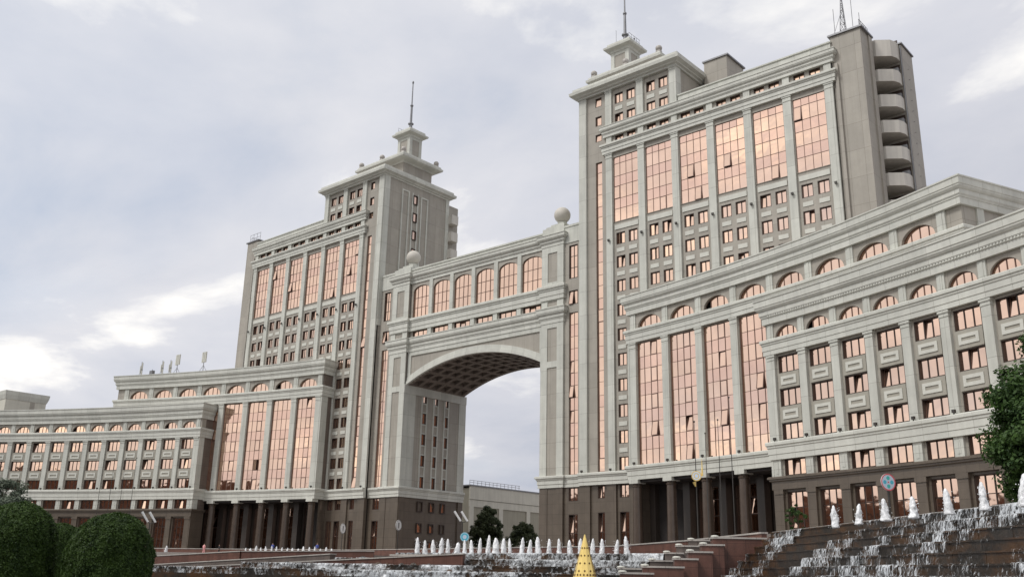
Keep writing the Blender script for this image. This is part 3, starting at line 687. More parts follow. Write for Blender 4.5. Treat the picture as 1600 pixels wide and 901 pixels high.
    c = MB(); c.sweep(rect(lx0, lx1, ly0, ly1), [(-.4, 82.3), (.1, 82.3), (.2, 82.7), (.92, 82.95), (.97, 83.3), (.5, 83.4), (.45, 84.0), (-1.2, 84.1)], True); c.build('lantern_cornice', M_CORN, T)
    p = MB(); bx(p, lx0 - .2, lx1 + .2, ly0 - .2, ly1 + .2, 83.5, 83.95); p.build('lantern_roof', M_COPE, T)
    cx, cy = s * 27.3, 8.3
    p = MB(); p.lathe((cx, cy, 0), [(.62, 83.9), (.55, 84.9), (.34, 85.0), (.34, 86.0), (.6, 86.1), (.6, 86.3), (.26, 86.4), (.22, 90.2), (.34, 90.4), (.34, 90.6), (.14, 90.8), (.11, 95.7), (.22, 95.9), (.2, 96.2), (.04, 96.4)], 12)
    p.build('spire', M_METAL, T)
    p = MB()
    for dx, dy, h in ((-1.2, -1.0, 3.2), (1.3, .9, 1.4), (1.0, -1.1, 1.0)): p.tube((cx + s * dx, cy + dy, 83.9), (cx + s * dx, cy + dy, 83.9 + h), .035)
    p.ball((cx + s * 1.3, cy + .9, 85.4), .16, 8)
    p.build('aerials', M_METAL, T)
    p = MB()
    for i in range(5): p.tube((s * (lx1 + .1), ly0 + .8 * i, 84), (s * (lx1 + .1), ly0 + .8 * i, 85.2), .03)
    for z in (84.6, 85.2): p.tube((s * (lx1 + .1), ly0, z), (s * (lx1 + .1), ly1, z), .03)
    p.build('railing', M_METAL, T)
    # roof plant room behind the cap
    p = MB(); bx(p, 43.4, 47.4, 6.5, 12, 64, 73.9); o = p.build('plant_room', M_GREY, T)
    p = MB(); bx(p, 43.2, 47.7, 6.3, 12.2, 73.9, 74.15); p.build('roof_slab', M_METAL, o)
    p = MB(); bx(p, 42.3, 66.6, .2, 17, 63.9, 64.3); p.build('roof', M_COPE, T)
    # blank end block with a column of balconies in its corner niche
    p = MB(); bx(p, 66.5, 70.6, YT + .45, 3.3, ZG, 66.3); bx(p, 66.5, 69.6, 3.3, 11.5, ZG, 66.3)
    p.build('end_block', M_GREY, T)
    p = MB(); bx(p, 69.6, 73.3, 7.3, 11.6, ZG, 66.2); p.build('rear_shaft', M_GREY, T)
    p = MB(); bx(p, 70.4, 70.8, 2.2, 3.4, ZG, 66.3); bx(p, 66.9, 67.3, YT + .1, YT + .45, 8, 62); p.build('end_pilaster', M_GREY, T)
    p = MB(); bx(p, 66.2, 70.95, YT + .2, 3.55, 66.3, 66.55); bx(p, 66.2, 70.4, 3.55, 11.8, 66.3, 66.5); bx(p, 70.4, 73.5, 7.0, 11.8, 66.25, 66.45); p.build('end_roof', M_METAL, T)
    p = MB(); p.tube((s * 73.2, 7.15, ZG), (s * 73.2, 7.15, 66), .09)
    for i in range(28): p.tube((s * 73.5, 9.2, 20 + 1.6 * i), (s * 73.3, 9.2, 20 + 1.6 * i), .03)
    p.build('downpipe', M_METAL, T)
    for i in range(-3, 6):
        zb = 44.75 + 3.79 * i; top = zb + 1.8 if i < 5 else 66.2
        pts = [(69.5, 3.9), (71.0, 3.9), (72.6, 5.1), (73.0, 6.1), (73.0, 7.35), (69.5, 7.35)]
        ins = [(69.5, 4.1), (70.95, 4.1), (72.48, 5.22), (72.82, 6.15), (72.82, 7.35), (69.5, 7.35)]
        pts = [(s * x, y) for x, y in pts]; ins = [(s * x, y) for x, y in ins]
        p = MB(); p.prism(pts, zb, zb + .25)
        for a in range(0, 4): p.prism([pts[a], pts[a + 1], ins[a + 1], ins[a]], zb + .25, top)
        o = p.build('balcony', M_BALC, T)
        p = MB(); bx(p, 69.7, 72.9, 7.18, 7.3, zb + .3, zb + 3.3); p.build('niche_shade_panel', M_FRAME2, o)  # dark panel standing in for the shade of the deep niche
        if i < 5: p = MB(); bx(p, 72.0, 72.9, 6.3 + (i % 2) * .2, 7.0, zb + 1.9, zb + 2.5); p.build('air_unit', M_METAL, o)
    # small balconies behind the inner side wall
    for i in range(7):
        zb = 65.5 - 3.79 * i
        p = MB(); bx(p, 22.9, 24.4, 17.3, 19.2, zb, zb + 2.0); p.build('balcony', M_BALC, T)
    p = MB(); bx(p, 24.4, 60, 17.3, 20.5, ZG, 70); p.build('rear_wall', M_GREY, T)
    if s > 0:      # lattice mast and railing on the end block
        p = MB()
        q = [(67.4, 1.0), (68.4, 1.0), (67.9, 1.9)]
        for x, y in q: p.tube((x, y, 66.6), (67.9, 1.3, 74), .05)
        for i in range(7):
            f = i / 7; z = 66.6 + 7.4 * f
            w = [(x + (67.9 - x) * f, y + (1.3 - y) * f, z) for x, y in q]; z2 = z + 7.4 / 7; f2 = (i + 1) / 7
            w2 = [(x + (67.9 - x) * f2, y + (1.3 - y) * f2, z2) for x, y in q]
            for a in range(3): p.tube(w[a], w2[(a + 1) % 3], .03); p.tube(w[a], w[(a + 1) % 3], .03)
        p.tube((67.9, 1.3, 74), (67.9, 1.3, 78), .04); p.tube((66.8, .2, 66.6), (67.9, 1.3, 71), .03)
        for x, y, h in ((66.9, .6, 4.5), (69.2, 1.2, 6.0), (69.8, 2.2, 3.6)): p.tube((x, y, 66.5), (x, y, 66.5 + h), .04)
        p.build('lattice_mast', M_METAL, T)
    p = MB()
    for i in range(6): p.tube((s * 70.3, .4 + .62 * i, 66.6), (s * 70.3, .4 + .62 * i, 68.0), .035)
    for z in (67.3, 68.0): p.tube((s * 70.3, .4, z), (s * 70.3, 3.5, z), .035)
    if s < 0:
        for i in range(4): p.tube((-(70.3 - 1.3 * i), 0, 66.6), (-(70.3 - 1.3 * i), 0, 68.4), .035)
        for z in (67.4, 68.3): p.tube((-70.3, 0, z), (-66.4, 0, z), .035)
    p.build('roof_railing', M_METAL, T)
    wall.build('wall', M_GREY, T); base.build('granite_base', M_GRAN, T); inner.build('interior', M_INT, T)
tower(1, 'tall right hand tower with stepped top, spire and a column of balconies at its end')
tower(-1, 'tall left hand tower with stepped top and spire, farther from the viewer')

# ------------------------------------------------------------------ arch block between the towers
def arch_block():
    T = thing('arch_gate', (0, 8, ZG), 'huge pale stone arch with glazed bridge and two stone balls between the towers', 'building')
    Rr, zap = 36.8, 31.3; zc = zap - Rr
    az_ = lambda x: zc + math.sqrt(Rr * Rr - x * x)
    a = 15.87; pw = 20.3; D = 16.2
    fr = Fr((0, 0), ang=0.0)
    # spandrel wall with arched underside (front and back)
    for (d0, d1, nm) in ((.75, 1.2, 'spandrel_wall'), (D - 1.2, D - .75, 'rear_spandrel_wall')):
        m = MB(); n = 48
        for i in range(n):
            x0 = -a + 2 * a * i / n; x1 = x0 + 2 * a / n
            vs = [fr.p(x0, d0, az_(x0)), fr.p(x1, d0, az_(x1)), fr.p(x1, d0, 36.2), fr.p(x0, d0, 36.2), fr.p(x0, d1, az_(x0)), fr.p(x1, d1, az_(x1)), fr.p(x1, d1, 36.2), fr.p(x0, d1, 36.2)]
            m.add(vs, [(0, 1, 2, 3), (1, 0, 4, 5), (3, 2, 6, 7), (5, 4, 7, 6)])
        m.build(nm, M_GREY, T)
    # archivolt: two stepped mouldings following the curve
    m = MB(); n = 64
    for (o0, o1, d) in ((0.0, .55, .30), (.55, 1.25, .48)):
        for i in range(n):
            x0 = -a + 2 * a * i / n; x1 = x0 + 2 * a / n; q = []
            for x in (x0, x1):
                z = az_(x)
                for o in (o0, o1):
                    q.append((x, z + o * 1.05))
            (p0, p1, p2, p3) = q
            vs = [fr.p(p0[0], d, p0[1]), fr.p(p2[0], d, p2[1]), fr.p(p3[0], d, p3[1]), fr.p(p1[0], d, p1[1]), fr.p(p0[0], .9, p0[1]), fr.p(p2[0], .9, p2[1]), fr.p(p3[0], .9, p3[1]), fr.p(p1[0], .9, p1[1])]
            m.add(vs, [(0, 1, 2, 3), (1, 0, 4, 5), (3, 2, 6, 7)])
    m.build('archivolt', M_CORN, T)
    # spandrel frame
    m = MB(); m.box(-a, a, .55, .752, 33.0, 33.75, fr); m.box(-a, -a + .8, .55, .752, 28.6, 33.0, fr); m.box(a - .8, a, .55, .752, 28.6, 33.0, fr); m.build('spandrel_frame', M_LIGHT, T)
    # coffered vault
    v = MB(); n = 40
    for i in range(n):
        x0 = -a + 2 * a * i / n; x1 = x0 + 2 * a / n; z0, z1 = az_(x0) + .75, az_(x1) + .75
        v.add([(x0, .9, z0), (x1, .9, z1), (x1, D - .9, z1), (x0, D - .9, z0)], [(0, 1, 2, 3)])
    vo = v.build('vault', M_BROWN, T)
    rb = MB(); NX, NY = 13, 6; y0, y1 = 1.2, D - 1.2
    def seg(x0, x1, ya, yb, t):
        k = 3
        for j in range(k):
            p, q = x0 + (x1 - x0) * j / k, x0 + (x1 - x0) * (j + 1) / k; zp, zq = az_(p), az_(q)
            vs = [(p, ya, zp), (q, ya, zq), (q, yb, zq), (p, yb, zp), (p, ya, zp + t), (q, ya, zq + t), (q, yb, zq + t), (p, yb, zp + t)]
            rb.add(vs, [(3, 2, 1, 0), (0, 1, 5, 4), (1, 2, 6, 5), (2, 3, 7, 6), (3, 0, 4, 7)])
    cxw = 2 * a / NX; cyw = (y1 - y0) / NY
    for j in range(NY + 1):
        yy = y0 + cyw * j; seg(-a, a, yy - .35, yy + .35, .74) if False else None
        for i in range(NX): seg(-a + cxw * i, -a + cxw * (i + 1), yy - .38, yy + .38, .74)
    for i in range(NX + 1):
        for j in range(NY): x = -a + cxw * i; seg(max(-a, x - .38), min(a, x + .38), y0 + cyw * j + .38, y0 + cyw * (j + 1) - .38, .74)
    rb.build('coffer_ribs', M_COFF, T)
    kb = MB()
    for i in range(NX):
        for j in range(NY):
            x = -a + cxw * (i + .5); y = y0 + cyw * (j + .5); z = az_(x); kb.box(x - .32, x + .32, y - .32, y + .32, z + .35, z + .8); kb.box(x - .55, x + .55, y - .55, y + .55, z + .55, z + .82)
    kb.build('coffer_bosses', M_COFF, T)
    # bridge storeys
    w = MB(); inner = MB(); inner.box(-a, a, 1.6, D - 1.6, 32.6, 49, None)
    bw = 2 * a / 6
    w.grid(fr, -a, a, 35.0, 39.9, [( -a + bw * i + .75, -a + bw * (i + 1) - .75) for i in range(6)], [(36.25, 37.55)], .75, 1.1)
    for i in range(6):
        u0 = -a + bw * i; u1 = u0 + bw; fb = Fr((u0, 0), ang=0.0)
        put_window(T, fb, .75, .95, 36.25, bw - 1.5, 1.3, 3, WROW, .3, [(1, 0)], ((0, 6),))
        arch_fill(w, fb, 0, bw, bw / 2, 2.12, 39.9, 45.1, 1.0, 47.0, .62, .95)
        put_arch(T, fb, bw / 2 - 2.12, .80, 40.05, 4.24, 6, 5.05, 1.0, 4, (1.9, 3.8))
    for i in range(7):
        x = -a + bw * i
        if 0 < i < 6:
            b = MB(); b.box(x - .42, x + .42, .42, .9, 40.0, 46.9, fr); b.build('bridge_pilaster', M_LIGHT, T)
            b = MB(); b.box(x - .45, x + .45, .45, .9, 36.2, 37.7, fr); b.build('short_pilaster', M_LIGHT, T)
    for (z0, z1, d, m_) in ((36.2, 47, 0, 0),):
        bk = MB(); bk.box(-a, a, D - 1.2, D - .8, 36.0, 49.6, fr); bk.build('rear_wall', M_GREY, T)
    w.build('bridge_wall', M_GREY, T); inner.build('interior', M_INT, T)
    def path(y, x0, x1): return [(x0, y), (x1, y)]
    for nm, prof, off in (('top_cornice', crown(46.7, 48.6, .75), .55), ('middle_band', band(37.6, 39.95, .6), .55), ('lower_cornice', crown(33.75, 36.25, .75), .55)):
        c = MB()
        # bridge part set back, breaking forward round each pier
        pts = [(-pw, 1.6), (-pw, 0), (-a, 0), (-a, .55), (a, .55), (a, 0), (pw, 0), (pw, 1.6)]
        c.sweep(pts, prof); c.build(nm, M_CORN, T)
    c = MB(); c.box(-a - .1, a + .1, .5, D - .6, 48.6, 49.6); c.box(-a, a, .35, .6, 49.35, 49.62); c.build('bridge_parapet', M_LIGHT, T)
    # piers
    for s in (-1, 1):
        P_ = MB(); P_.box(s * (a + .0), s * (pw - .1), .12, D - .2, ZG, 50.0) if False else None
        b = MB(); b.box(s * (a + .25), s * (pw - .25), .10, D - .3, 8, 47); o = b.build('pier', M_GREY, T)
        f = MB(); fx0, fx1 = a, pw; px0, px1 = 17.1, 19.05
        zs = [(9.8, 26.6), (27.6, 33.0), (36.55, 37.45), (40.6, 45.6)]
        f.box(s * fx0, s * px0, -.03, .099, 9.8, 46.8); f.box(s * px1, s * fx1, -.03, .099, 9.8, 46.8)
        zz = 9.8
        for z0, z1 in zs:
            if z0 > zz: f.box(s * px0, s * px1, -.03, .099, zz, z0)
            zz = z1
        f.box(s * px0, s * px1, -.03, .099, zz, 46.8)
        f.box(s * (pw - .25), s * pw, .1, 3.2, 9.8, 46.8)
        f.build('pier_frame', M_LIGHT, T)
        g_ = MB(); g_.box(s * (a + .12), s * (pw - .05), .02, D - .2, ZG, 8.05); g_.box(s * (a - .0), s * (a + 1.5), -.06, .6, ZG, 8.05); g_.box(s * (pw - 1.2), s * (pw + .05), -.06, 2.0, ZG, 8.05)
        if s < 0: pass
        g_.build('pier_base', M_GRAN, T)
        # base band round the pier
        pts = [(a, D - .1), (a, 0), (pw, 0), (pw, 2.2)] if s > 0 else [(-pw, 2.2), (-pw, 0), (-a, 0), (-a, D - .1)]
        c = MB(); c.sweep(pts, band(8.05, 9.82, .6)); c.build('base_band', M_CORN, T)
        # inner face
        fi = Fr((s * a, 0), ang=math.pi / 2 if s < 0 else -math.pi / 2)
        U = (lambda y0, y1: (y0, y1)) if s < 0 else (lambda y0, y1: (-y1, -y0))
        ys = [(4.45, 5.95), (7.45, 8.85), (10.25, 11.6)]
        win = [(9.9 + 3.79 * i, 11.85 + 3.79 * i) for i in range(5)]
        iw = MB(); iw.grid(fi, *U(.1, D - .2), 9.8, 27.7, [U(y0 + .28, y1 - .28) for y0, y1 in ys], win, 0.02, .26); iw.build('inner_wall', M_GREY, T)
        ff = MB()
        for (y0, y1) in ys:
            ff.box(*U(y0, y0 + .28), -.12, .02, 9.8, 26.2, fi); ff.box(*U(y1 - .28, y1), -.12, .02, 9.8, 26.2, fi)
            for z0, z1 in win:
                ff.box(*U(y0 + .28, y1 - .28), -.09, .02, z1, z1 + .22, fi); ff.box(*U(y0 + .28, y1 - .28), -.09, .02, z1 + 1.62, z1 + 1.84, fi)
        ff.build('window_surrounds', M_LIGHT, T)
        for (y0, y1) in ys:
            for z0, z1 in win: put_window(T, fi, U(y0 + .28, y1 - .28)[0], .10, z0, y1 - y0 - .56, z1 - z0, 1, WROW)
            for z0, h in ((5.75, 1.8), (2.1, 1.7), (-1.0, 1.7)):
                put_window(T, fi, U(y0 + .1, y1 - .1)[0], .10, z0, y1 - y0 - .2, h, 1, WROW, name='base_window', fw=.16)
        cp = MB(); cp.box(*U(-.02, 2.9), -.08, .04, 9.8, 27.6, fi); cp.build('inner_pilaster', M_LIGHT, T)
        cp = MB(); cp.box(*U(14.3, D - .1), -.08, .04, 9.8, 27.6, fi); cp.build('inner_pilaster', M_LIGHT, T)
        cp = MB(); cp.box(*U(-.04, D - .05), -.14, .05, 26.3, az_(a) + .15, fi); cp.build('impost', M_CORN, T)
        cb = MB(); cb.box(*U(14.8, D - .2), -.12, .1, ZG, 8.05, fi); cb.box(*U(.1, 1.3), -.1, .1, ZG, 8.05, fi); cb.build('base_corner', M_GRAN, T)
        # ball on its stepped pedestal
        pc = (s * 18.0, 2.6)
        b = MB(); b.box(s * a + 0, s * pw, .1, 5.2, 48.55, 50.0); b.box(pc[0] - 1.9, pc[0] + 1.9, pc[1] - 1.9, pc[1] + 1.9, 50.0, 50.5); b.box(pc[0] - 1.35, pc[0] + 1.35, pc[1] - 1.35, pc[1] + 1.35, 50.5, 51.0); b.lathe((pc[0], pc[1], 0), [(.9, 51.0), (.7, 51.3), (.8, 51.6)], 16)
        o = b.build('pedestal', M_LIGHT, T)
        b = MB(); b.ball((pc[0], pc[1], 52.9), 1.38, 32); b.build('stone_ball', M_BALL, T, True)
        # recessed link to the tower with a two pane window strip
        fl = Fr((0, 0.35), ang=0.0); mu = (lambda x0, x1: (x0, x1)) if s > 0 else (lambda x0, x1: (-x1, -x0))
        lw = MB(); ln = (21.2, 22.95)
        lw.grid(fl, *mu(pw - .3, 24.3), 8.0, 47, [mu(*ln)], [(9.9, 35.0), (36.3, 38.6), (40.6, 46.2)], 0, .3); lw.box(*mu(pw - .3, 24.1), 8, 14, 8, 49, fl); lw.build('link_wall', M_GREY, T)
        li = MB(); li.box(*mu(pw - .3, 24.1), .6, 8, ZG, 47, fl); li.build('link_interior', M_INT, T)
        b = MB(); b.box(*mu(pw - .3, 24.0), -.1, 13, 46.7, 49.7, fl); b.box(*mu(pw - .3, 24.0), -.2, .0, 49.4, 49.75, fl); b.build('link_parapet', M_LIGHT, T)
        nf = 13; rows = [(1 / nf, V if i % 2 == 0 else SP) for i in range(nf)]
        cells = [c for c in ((0, 0), (0, 2), (0, 6), (0, 8), (0, 12), (0, 4), (0, 10)) if random.random() < .5]
        fm, gm = rect_window(1.75, 25.1, 2, rows, 1 + (s > 0), tuple(cells), .06)
        o = place(fm, 'window_strip', T, fl.p(mu(*ln)[0], .2, 9.9), 0); place(gm, 'pane', o, (0, 0, 0), 0, True)
        for (c, r) in cells:
            turn, tilt = random.choice(((0, 0), (0, 4), (0, -10)))
            place(sash_mesh(.82, 1.88, turn, tilt, .09), 'sash', o, (.03 + c * .875, .04, r * 25.1 / 13 + .025), 0, True)
        put_window(T, fl, mu(*ln)[0], .2, 36.3, 1.75, 2.3, 2, WROW, 1.0, [(0, 0)], ((0, -9),))
        put_window(T, fl, mu(*ln)[0], .2, 40.6, 1.75, 5.6, 2, [(.33, V), (.34, V), (.33, V)])
        c = MB(); pts = [(pw + .0, .3), (24.0, .3)] if s > 0 else [(-24.0, .3), (-pw, .3)]
        c.sweep(pts, band(8.05, 9.8, .5)); c.build('base_band', M_CORN, T)
        gb = MB(); gb.grid(fl, *mu(pw - .3, 24.3), ZG, 8.06, [mu(*ln)], [(ZG + .1, 4.1), (6.0, 7.95)], -.02, .3); gb.build('link_base', M_GRAN, T)
        put_window(T, fl, mu(*ln)[0], .2, 6.0, 1.75, 1.95, 2, WROW); put_window(T, fl, mu(*ln)[0], .2, ZG + .1, 1.75, 5.4, 2, [(.5, V), (.5, V)], 1.0, [(0, 1)], ((0, 9),))
    # deck roof over the whole bridge
    b = MB(); b.box(-pw + .2, pw - .2, 1, D - .4, 48.2, 48.9); b.build('roof', M_COPE, T)
arch_block()

# ------------------------------------------------------------------ other buildings
def bg_blocks():
    T = thing('service_building', (-50, 90, ZG), 'low beige building seen through the arch behind dark trees', 'building')
    m = MB(); m.box(-75, -50, 54, 150, ZG, 15.3); m.build('wall', M_BGP, T)
    m = MB(); m.box(-50.05, -49.6, 53.7, 150, 12.6, 15.7); m.box(-50.05, -49.75, 53.7, 150, 10.9, 12.5)
    for y in range(8): m.box(-50.05, -49.7, 53.8 + 10.5 * y, 55.2 + 10.5 * y, ZG, 10.9)
    m.build('frame', M_BGW, T)
    m = MB(); m.box(-75.2, -49.4, 53.5, 150, 15.7, 16.0); m.build('roof', M_METAL, T)
    m = MB()
    for i in range(14): m.tube((-50.2, 54 + i * 1.4, 16), (-50.2, 54 + i * 1.4, 17.1), .05)
    for z in (16.6, 17.1): m.tube((-50.2, 54, z), (-50.2, 72.5, z), .05)
    m.build('roof_railing', M_METAL, T)
    T = thing('rear_block', (-140, -20, ZG), 'plain pale building block rising behind the far left end of the wing', 'building')
    m = MB(); m.box(-150, -122, -27, -17.8, ZG, 33.0); m.build('wall', M_BGW, T)
    m = MB(); m.sweep([(-150, -27), (-122, -27), (-122, -17.8), (-150, -17.8)], [(-.3, 32.2), (.1, 32.2), (.4, 33.2), (.5, 34.1), (-.3, 34.2)]); m.build('cornice', M_CORN, T)
    m = MB(); m.box(-149.6, -122.3, -26.7, -18.1, 33.0, 34.0); m.build('roof', M_COPE, T)
    m = MB(); m.box(-148, -128, -27.12, -26.9, 27.0, 31.0); m.build('panel', M_GREY, T)
    m = MB(); m.box(-124.3, -121.9, -21.4, -20.4, 26, 34.15); m.build('downpipe_shaft', M_GREY, T)
bg_blocks()
M_RBLK = mat('brown_brick', (0.17, 0.085, 0.055), 0.9, var=0.2, vscale=0.1)
M_RBWIN = mat('unseen_block_glass', (0.03, 0.035, 0.04), 0.2)
for i, (x, y, w, d, h) in enumerate(((-150, -262, 60, 16, 34), (-75, -275, 64, 16, 36), (0, -262, 56, 16, 27), (-215, -190, 16, 70, 27), (-225, -110, 16, 60, 22), (70, -250, 60, 16, 34), (150, -235, 60, 16, 30), (120, 110, 70, 16, 46))):  # unseen blocks, added so the glass has something dark to reflect
    T = thing('unseen_reflection_block', (x, y, -6.4), 'unseen brown brick block added for dark window reflections, %s counted from the south west corner' % ['third', 'fourth', 'fifth', 'second', 'first', 'sixth', 'seventh', 'eighth'][i], 'building', 'unseen blocks added for window reflections')
    m = MB(); m.box(x - w / 2, x + w / 2, y - d / 2, y + d / 2, -6.4, h); m.build('wall', M_RBLK, T)
    m = MB()
    nx, ny = int(w / 4), int(d / 4)
    for k in range(int(h / 3.3)):
        z = -4 + k * 3.3
        for j in range(nx): m.box(x - w / 2 + 4 * j + 1, x - w / 2 + 4 * j + 3, y + d / 2, y + d / 2 + .05, z, z + 1.7)
        for j in range(ny): m.box(x + w / 2, x + w / 2 + .05, y - d / 2 + 4 * j + 1, y - d / 2 + 4 * j + 3, z, z + 1.7)
    tag(m.build('windows', M_RBWIN, T), kind='stuff')

# ------------------------------------------------------------------ roof aerials on the left portico wing
def aerial(loc, kind, lab):
    x, y, z = loc; T = thing('roof_aerial', loc, lab, 'antenna', 'aerials on the roof of the left portico wing')
    m = MB()
    if kind == 0:
        m.tube((x, y, z), (x, y, z + 4.2), .06); m.tube((x - .9, y - .6, z), (x, y, z + 2), .035); m.tube((x + .9, y + .4, z), (x, y, z + 2), .035); m.build('mast', M_METAL, T)
        for a, b in ((.35, 3.1), (.35, 1.7), (-.3, 2.5)):
            p = MB(); p.box(x + a - .12, x + a + .12, y - .1, y + .1, z + b - .8, z + b + .8); p.build('panel_antenna', M_WHITE, T)
    elif kind == 1:
        m.tube((x, y, z), (x, y, z + 5.0), .07); m.tube((x, y, z + 2.4), (x - 1.2, y - .8, z), .04); m.tube((x, y, z + 2.4), (x + 1.2, y + .8, z), .04); m.build('mast', M_METAL, T)
        for a in (-.55, .0, .55):
            p = MB(); p.box(x + a - .2, x + a + .2, y - .12, y + .12, z + 3.0, z + 5.2); p.build('panel_antenna', M_WHITE, T)
    elif kind == 2:
        m.tube((x, y, z), (x, y, z + 2.4), .06); m.build('mast', M_METAL, T)
        p = MB(); p.box(x - .6, x + .6, y - .3, y + .3, z + .9, z + 2.1); p.build('equipment_box', M_METAL, T)
    else:
        m.tube((x, y, z), (x, y, z + 6.2), .05, .02); m.build('mast', M_METAL, T)
rf = [(-83.6, -15.0), (-81.0, -13.8), (-78.5, -13.0), (-76.6, -12.2), (-74.8, -11.6), (-67.8, -9.6), (-58.4, -6.2)]
for (x, y), k, lab in zip(rf, (0, 2, 0, 0, 1, 1, 3), ('slim mast with panel antennas at the far left corner of the roof', 'short mast with a grey equipment box beside the corner mast', 'second slim panel antenna mast from the left roof corner', 'middle slim mast with panel antennas on the left wing roof',
        'stout antenna mast with three tall panels right of the slim masts', 'tripod mast with three pale panels standing apart on the left wing roof', 'lone thin whip aerial nearest the left tower')):
    aerial((x, y, 33.8), k, lab)

# ------------------------------------------------------------------ fountains
def ledge_tier(fr, u0, u1, d0, d1, ztop, m, name, parent):
    b = MB(); n = max(2, int((u1 - u0) / 1.2))
    for i in range(n):
        a, c = u0 + (u1 - u0) * i / n, u0 + (u1 - u0) * (i + 1) / n
        j = random.uniform(-.008, .008)
        b.box(a, c, d0 + j, d1, -6.4, ztop + random.uniform(-.003, .003), fr)
    b.box(u0, u1, d0 - .07, d0 + .25, ztop, ztop + .07, fr)
    return b.build(name, m, parent)
def sheet(fr, u0, u1, d0, ztop, zbot, m, name, parent, amp=.05, dd=1.0):
    """water running over a ledge and falling in front of it"""
    nx = int((u1 - u0) / .16); prof = [(dd, .09), (.25, .11), (.0, .11), (-.10, .07), (-.14, -.05), (-.17, -.25), (-.19, -.5)]
    zs_ = ztop - zbot
    pr = [(a, b) for a, b in prof[:5]] + [(-.14 - .06 * t, -.05 - (zs_ - .1) * t) for t in (.25, .5, .75, 1.0)]
    vs = []
    for i in range(nx + 1):
        u = u0 + (u1 - u0) * i / nx
        for k, (a, b) in enumerate(pr):
            w = mnoise.noise(Vector((u * 2.2, k * .6, ztop * 3))) * amp * (1 if k > 2 else .3)
            vs.append(fr.p(u, d0 + a - w - .02, ztop + b))
    m_ = len(pr); b = MB(); b.add(vs, [(i * m_ + k, (i + 1) * m_ + k, (i + 1) * m_ + k + 1, i * m_ + k + 1)[::-1] for i in range(nx) for k in range(m_ - 1)])
    return b.build(name, m, parent, True)
# right hand stepped waterfall
A = (101.5, -72.2); Bq = (77.6, -49.2)
FR = Fr(Bq, A)          # seen from the viewer: left end Bq, right end A
LR = FR.L + 16
T = thing('stepped_waterfall', (Bq[0] + 10, Bq[1] - 10, -6.4), 'dark stepped stone waterfall with thin white water on the right', 'fountain')
NT = 8; DROP = .50; RUN = .62
for i in range(NT):
    zt = -1.52 - DROP * i; o = ledge_tier(FR, 0.0 - .0 * i, LR, -RUN * i, -RUN * i + 2.2, zt, M_WETROCK, 'step', T)
    zb = zt - DROP
    sheet(FR, 0.3, 6.0 + i * .25, -RUN * i, zt, zb + .05, M_FOAM, 'falling_water', o, .05, RUN - .1)
    sheet(FR, 13.5 - i * .35, LR - .2, -RUN * i, zt, zb + .05, M_FOAM if i % 3 else M_FOAMD if False else M_FOAM, 'falling_water', o, .06, RUN - .1)
b = MB(); b.box(0, LR, .25, .9, -1.5, -1.38, FR); b.box(0, 5.5, .12, .25, -1.5, -1.40, FR); b.build('coping', M_COPE, T)
ORD = ['first', 'second', 'third', 'fourth', 'fifth', 'sixth', 'seventh', 'eighth', 'ninth', 'tenth', 'eleventh', 'twelfth', 'thirteenth', 'fourteenth', 'fifteenth', 'sixteenth', 'seventeenth', 'eighteenth', 'nineteenth', 'twentieth', 'twenty first', 'twenty second', 'twenty third', 'twenty fourth', 'twenty fifth']
def jet(loc, h, r, seed, lab, grp):
    rg = random.Random(seed); n = 18; rings = 24; m = MB(); vs = []
    ox, oy, oz = rg.uniform(-50, 50), rg.uniform(-50, 50), rg.uniform(-50, 50); lean = rg.uniform(-.10, .10); r = r * rg.uniform(.72, .95)
    for shell, (sc, hh) in enumerate(((.88, .98), (1.0, 1.0))):
        vs = []
        for k in range(rings + 1):
            t = k / rings; rr = sc * r * (1 - .42 * t) * math.sqrt(max(0.0, 1 - t ** 5)) * (1.12 if t < .1 else 1)
            for i in range(n):
                a = 2 * math.pi * i / n
                w = 1 + .30 * mnoise.noise(Vector((ox + math.cos(a) * .9, oy + math.sin(a) * .9, oz + t * 3))) + .30 * mnoise.noise(Vector((ox + math.cos(a) * 3, oy + math.sin(a) * 3, oz + t * 8 + shell * 5))) + .2 * mnoise.noise(Vector((ox + math.cos(a) * 8, oy + math.sin(a) * 8, oz + t * 22)))
                vs.append((loc[0] + rr * w * math.cos(a) + lean * t * h, loc[1] + rr * w * math.sin(a), loc[2] + h * hh * t + .07 * (w - 1)))
        fs = [(k * n + i, k * n + (i + 1) % n, (k + 1) * n + (i + 1) % n, (k + 1) * n + i) for k in range(rings) for i in range(n)]
        fs += [tuple(range(n))[::-1], tuple(rings * n + i for i in range(n))]
        m.add(vs, fs, shell)
    # droplets thrown off the column
    for _ in range(26):
        a = rg.uniform(0, 6.283); t = rg.random(); d = r * (1.0 + rg.random() * .8 * (1.2 - t)); q = rg.uniform(.015, .035)
        m.add([(loc[0] + d * math.cos(a) + dx * q, loc[1] + d * math.sin(a) + dy * q, loc[2] + h * t * .9 + dz * q) for dx, dy, dz in ((1, 0, 0), (-.5, .87, 0), (-.5, -.87, 0), (0, 0, 1.6))], [(0, 1, 3), (1, 2, 3), (2, 0, 3), (2, 1, 0)])
    o = m.build('water_jet', [M_JET, M_SPRAY], None, True)
    # origin at the jet's foot
    o.data.transform(Matrix.Translation((-loc[0], -loc[1], -loc[2]))); o.location = loc
    return tag(o, lab, 'water jet', grp)
jr = [(86.24, -59.27), (88.86, -62.33), (91.39, -64.88), (93.24, -66.25), (95.58, -68.6), (97.6, -70.66), (99.55, -71.8), (102.3, -74.6), (104.9, -77.2)]
jr = [(FR.p(u, .75, 0)[0], FR.p(u, .75, 0)[1]) for u in (13.1, 17.3, 21.0, 23.7, 26.9, 29.6, 31.9, 35.0, 38.0)]
